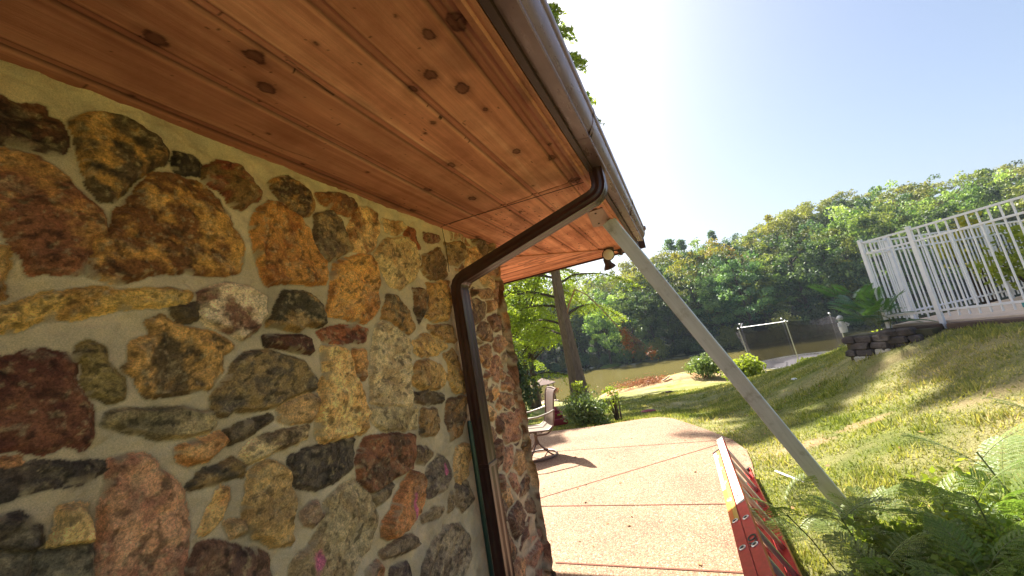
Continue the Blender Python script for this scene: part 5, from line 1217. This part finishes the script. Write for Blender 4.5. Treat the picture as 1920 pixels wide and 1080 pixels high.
# ------------------------------------------------------------------ pool deck, fence, wall, figurine
m = MB(); m.prism(DECK, .80, 1.0); tag(m.build('pool_deck', W['deck'], bevel=.01), kind='structure')
fe = empty('pool_fence', (3.1, 6.85, 1.0), 0, 'white metal picket fence around the pool deck at the right edge', 'fence')
FL = Vector(fe.location)
def post(x, y, z0=.86, z1=2.30):
    mb = MB(); mb.box(Vector((x, y, (z0 + z1) / 2)) - FL, (.046, .046, z1 - z0), Matrix.Rotation(.6, 3, 'Z')); mb.box(Vector((x, y, z1 + .008)) - FL, (.054, .054, .02), Matrix.Rotation(.6, 3, 'Z'), bev=.005); mb.build('post', W['fence'], fe)
def panel(a, b, ztop=2.27, z0=1.04, zt2=2.10, sp=.098):
    a = Vector((*a, 0)); b = Vector((*b, 0)); d = (b - a); L = d.length; d.normalize(); ang = math.atan2(d.y, d.x); R = Matrix.Rotation(ang, 3, 'Z')
    for z in (ztop, zt2, z0 + .10):
        mb = MB(); mb.box(a + d * L / 2 + Vector((0, 0, z)) - FL, (L - .05, .028, .026), R); mb.build('rail', W['fence'], fe)
    mb = MB(); n = int(L / sp); 
    for i in range(1, n): mb.box(a + d * (L * i / n) + Vector((0, 0, (z0 + ztop) / 2)) - FL, (.015, .015, ztop - z0 - .026), R)
    mb.build('pickets', W['fence'], fe)
FP = [(5.0, 3.95), (4.12, 5.30), (3.11, 6.87), (2.72, 7.28), (3.17, 7.66), (5.01, 9.03), (6.85, 10.4), (8.7, 11.75)]
FP[0] = (5.05, 3.85)
for p in FP: post(*p)
for a, b in zip(FP[:-1], FP[1:]): panel(a, b)
m = MB(); 
for a, b in (((3.13, 6.80), (4.9, 3.75)), ((3.08, 6.84), (2.66, 7.28))):
    a = Vector((*a, .90)); b = Vector((*b, .90)); d = b - a; m.box((a + b) / 2, (d.length, .11, .14), Matrix.Rotation(math.atan2(d.y, d.x), 3, 'Z'), bev=.01)
tag(m.build('timber_edging', W['timber']), 'dark weathered timber edging under the white pool fence', 'edging')
# low dry stone wall
rw = empty('retaining_wall', (2.6, 7.2, .7), 0, 'low dark dry stone wall in front of the pool fence corner', 'wall')
rng = np.random.default_rng(14); RL = Vector(rw.location); pth = [Vector((2.20, 7.42, 0)), Vector((2.50, 7.08, 0)), Vector((2.84, 6.80, 0))]
for row in range(4):
    for sI in range(2):
        a, b = pth[sI], pth[sI + 1]; d = b - a; L = d.length; t = (.0 if row % 2 else .09)
        while t < L - .05:
            w = .13 + .13 * rng.random(); c = a + d * ((t + w / 2) / L); gzz = gz(c.x, c.y); z = .58 + row * .098 + .05 * sI
            if z + .05 > gzz - .02:
                mb = MB(); mb.box((0, 0, 0), (w - .012, .17, .098), Matrix.Rotation(math.atan2(d.y, d.x) + rng.normal() * .05, 3, 'Z'), bev=.018)
                mb.v = [(x + rng.normal() * .006 + c.x - RL.x, y + rng.normal() * .006 + c.y - RL.y, zz + rng.normal() * .004 + z - RL.z) for x, y, zz in mb.v]
                mb.build('stone', W['stone_p'] if rng.random() < .07 else W['stone_l'], rw)
            t += w
m = MB(); m.prism([(2.22, 7.44), (2.52, 7.10), (2.92, 6.74), (3.1, 6.85), (2.72, 7.30), (2.5, 7.62)], .55, .93); tag(m.build('planting_bed', W['bank']), kind='structure')
# figurine
fg = empty('garden_figurine', (2.24, 7.43, 1.03), 0, 'small white plaster figurine standing on the left end of the dry stone wall', 'figurine')
m = MB(); m.lathe([(.045, -.04), (.05, 0), (.052, .03), (.038, .09), (.030, .125), (.018, .14), (.020, .15)], 14); m.box((.03, -.02, .07), (.03, .05, .06), bev=.01); m.build('body', W['statue'], fg, smooth=True)
m = MB(); m.lathe([(.008, .142), (.028, .15), (.040, .172), (.041, .192), (.030, .216), (.010, .226)], 14); m.build('head', W['statue'], fg, smooth=True)
m = MB(); m.tube([(.04, -.01, .11), (.075, -.03, .075), (.05, -.06, .06)], .012, 6); m.tube([(-.04, -.01, .11), (-.055, -.04, .06), (-.02, -.06, .04)], .012, 6); m.build('arm', W['statue'], fg, smooth=True)
# teal and white pool cover box
m = MB(); pc = empty('pool_slab', (4.62, 6.62, 1.0), -.6, 'white topped teal plastic slab on the deck behind the fence', 'pool cover')
m = MB(); m.box((0, 0, .06), (1.5, .7, .12), bev=.03); m.build('side', W['teal'], pc); m = MB(); m.box((0, 0, .135), (1.46, .66, .03), bev=.012); m.build('top', W['white'], pc)
shrub('yellow_plant', (5.1, 8.55, 1.0), .7, .4, 1.25, 'leaf_lime', .09, 900, 'yellow green plant growing behind the white pool fence', 'plant', seed=81, nc=24)
shrub('yellow_plant', (6.0, 9.2, 1.0), .6, .4, 1.0, 'leaf_lime', .09, 700, 'lower yellow green plant further right behind the pool fence', 'plant', seed=82, nc=20)
shrub('sunflower_clump', (5.0, 9.55, .9), .55, .3, 1.95, 'leaf_yel', .11, 520, 'tall clump of yellow flowers showing above the back of the pool fence', 'flowers', seed=83, nc=26)

# ------------------------------------------------------------------ pinnate leaves (plants with feathery fronds)
def frond(rng, L=.34, pairs=9, pin=.13, nleaf=16, ll=.011, lw=.0036, droop=.35, simple_=False):
    """returns leaflet quads (V), rachis points list; local frame: x along, y sideways, z up"""
    V = []; ra = []; 
    def pt(s): return np.array([L * s * (1 - .08 * s), 0, L * (.10 * s - droop * s * s)])
    ra.append([pt(s) for s in np.linspace(0, 1, 7)])
    for i in range(pairs):
        s = .16 + .84 * (i + .5) / pairs; p = pt(s); pl = pin * math.sin(PI * min(.97, .22 + .72 * s)) ** .6
        for sd in (-1, 1):
            a = math.radians(62 - 18 * s) * sd; d = np.array([math.cos(a), math.sin(a), -.05]); up = np.array([0, 0, 1.0])
            if simple_:
                side = np.cross(up, d); w = pl * .095; q = p + d * pl; mid = p + d * pl * .42; dz = np.array([0, 0, -.12 * pl]); V += [p, mid + side * w, q + dz, mid - side * w]; continue
            e = [p + d * pl * t + np.array([0, 0, -.35 * pl * t * t]) for t in np.linspace(0, 1, 4)]; ra.append(e)
            side = np.cross(up, d); side /= np.linalg.norm(side)
            for j in range(nleaf):
                t = .06 + .94 * (j + .5) / nleaf; c = p + d * pl * t + np.array([0, 0, -.35 * pl * t * t]); l = ll * (1.0 - .35 * abs(t - .5))
                for s2 in (-1, 1):
                    o = side * s2 * math.cos(.35) + d * math.sin(.35); tipz = np.array([0, 0, -.15 * l + rng.normal() * l * .12]); n_ = d * lw
                    V += [c, c + o * l * .5 + n_ + tipz * .4, c + o * l + tipz, c + o * l * .5 - n_ + tipz * .4]
    return np.array(V), ra
def feathery(name, loc, stems, label, mat, nvar=4, seed=1, group=None, cat='plant', per=9, **fk):
    """stems: list of (base offset, tip offset)"""
    rg = np.random.default_rng(seed); root = empty(name, loc, 0, label, cat, group); var = [frond(rg, **fk) for _ in range(nvar)]
    Vs = []; Ts = []; mb = MB()
    for b, tip in stems:
        b = Vector(b); tip = Vector(tip); mid = (b + tip) / 2 + Vector((rg.normal() * .04, rg.normal() * .04, .06)); sp = [b, mid, tip]; mb.tube(arc_path(sp, .2, 6), .0038, 6, cap=False)
        for k in range(per):
            t = .30 + .70 * (k + .5) / per; p = b.lerp(mid, t * 2) if t < .5 else mid.lerp(tip, t * 2 - 1)
            az = k * 2.4 + rg.normal() * .4; el = .35 + .5 * t + rg.normal() * .15 - (.3 if t < .5 else 0)
            Rm = (Matrix.Rotation(az, 3, 'Z') @ Matrix.Rotation(-el, 3, 'Y') @ Matrix.Rotation(rg.normal() * .25, 3, 'X')); s = (.75 + .5 * rg.random())
            V, ra = var[int(rg.integers(nvar))]; A = np.array(Rm) * s; Vs.append(V @ A.T + np.array(p)); Ts.append(np.repeat(np.clip(rg.random() * .6 + rg.random(len(V) // 4) * .4, 0, 1), 4))
            for i, r_ in enumerate(ra): mb.tube([p + Vector(A @ q) for q in r_], .0016 if i == 0 else .0007, 4 if i == 0 else 3, cap=False)
    V = np.concatenate(Vs); np_mesh('leaves', V, np.arange(len(V)).reshape(-1, 4), W[mat], root, attrs={'tint': np.concatenate(Ts)}); mb.build('stem', W['stem'], root)
    return root
rg = np.random.default_rng(5)
def stems_for(spots, zb): return [((x, y, zb), (tx_, ty_, tz_)) for x, y, tx_, ty_, tz_ in spots]
FK = dict(L=.24, pairs=8, pin=.095, nleaf=14, ll=.010, lw=.0030, droop=.30, )
def ground_stems(specs, loc):
    out = []
    for (x, y, dx, dy, h) in specs: z = gz(x, y); out.append(((x - loc[0], y - loc[1], z - .03 - loc[2]), (x + dx - loc[0], y + dy - loc[1], z + h - loc[2])))
    return out
L1 = (.62, 2.45, .0)
feathery('mimosa_seedling', L1, ground_stems([(.52, 2.87, -.20, .05, .34), (.60, 2.72, -.05, .0, .40), (.66, 3.00, .08, .08, .28), (.60, 2.42, -.05, -.15, .40)], L1), 'feathery mimosa seedling hanging over the near end of the red ladder', 'leaf_mim', seed=21, group='mimosa seedlings at the lower right', **FK)
L2 = (.95, 2.0, .0)
feathery('mimosa_seedling', L2, ground_stems([(.98, 2.67, .0, .10, .34), (1.1, 2.42, .08, .12, .45), (.88, 2.27, .0, -.08, .45), (1.3, 2.67, .12, .1, .40), (1.25, 2.27, .1, .0, .42)], L2), 'dense feathery mimosa seedling filling the bottom right corner', 'leaf_mim', seed=22, group='mimosa seedlings at the lower right', **FK)
L3 = (1.05, 1.75, .0)
feathery('mimosa_seedling', L3, ground_stems([(1.30, 2.60, -.12, .12, .62), (1.55, 2.85, .05, .10, .72), (1.15, 2.47, -.12, .05, .52)], L3), 'tallest mimosa seedling with arching comb like fronds at the right edge', 'leaf_mim', seed=23, group='mimosa seedlings at the lower right', per=6, L=.30, pairs=10, pin=.12, nleaf=19, ll=.010, lw=.0028, droop=.30)
# broad leaved weeds under them
for i, (x, y, rx, h, mt, lf, n, lb) in enumerate([(.78, 2.75, .34, .30, 'leaf_mim', .04, 1500, 'low leafy weeds between the ladder and the prop board foot'), (1.2, 2.85, .40, .40, 'leaf_lime', .045, 1900, 'bright leafy weeds right of the prop board foot'), (1.05, 2.45, .42, .46, 'leaf_mim', .030, 3000, 'dark leafy weeds under the corner mimosa'), (1.5, 2.5, .42, .5, 'leaf_mim', .034, 2600, 'leafy weeds at the right edge below the tall mimosa'), (.62, 2.1, .34, .38, 'leaf_mim', .028, 2200, 'shaded weeds beside the near end of the ladder'), (1.0, 1.7, .4, .5, 'leaf_mim', .030, 2200, 'shaded weeds nearest the camera at the lower right')]):
    shrub('leafy_weed', G(x, y), rx, rx, h, mt, lf, n, lb, 'weeds', None, 90 + i, nc=26, stem='stem')
for i, (x, y, rx, h, lb) in enumerate([(.80, 3.02, .20, .22, 'small lime weeds at the foot of the prop board'), (1.05, 3.0, .26, .22, 'lime weeds right behind the foot of the prop board'), (1.45, 2.85, .34, .34, 'lime weeds at the right edge above the dense seedling'), (.68, 2.92, .14, .2, 'small sprig of lime weeds touching the ladder rungs')]):
    shrub('lime_weed', G(x, y), rx, rx, h, 'leaf_lime', .032, 700, lb, 'weeds', None, 120 + i, nc=16, stem='stem')
# pinnate plant by the dry stone wall
L4 = (2.62, 7.22, .92)
st = [((rg.normal() * .05, rg.normal() * .05, 0), (rg.normal() * .26, rg.normal() * .2, .28 + .34 * rg.random())) for _ in range(7)]
feathery('sumac_plant', L4, st, 'blue green plant with pinnate leaves before the pool fence corner', 'leaf_sum', seed=31, per=5, L=.46, pairs=15, pin=.115, droop=.28, simple_=True)

# ------------------------------------------------------------------ haze
m = MB(); m.box((0, 150, 18), (900, 900, 70)); hz = m.build('haze', W['white']); tag(hz, kind='stuff')
hm = bpy.data.materials.new('haze_air'); hm.use_nodes = True; n = hm.node_tree; n.nodes.remove(n.nodes['Principled BSDF'])
vp = n.nodes.new('ShaderNodeVolumePrincipled'); vp.inputs['Color'].default_value = (.66, .82, 1.0, 1); vp.inputs['Density'].default_value = .00028; vp.inputs['Anisotropy'].default_value = .2
n.links.new(vp.outputs[0], n.nodes['Material Output'].inputs['Volume']); hz.data.materials.clear(); hz.data.materials.append(hm)
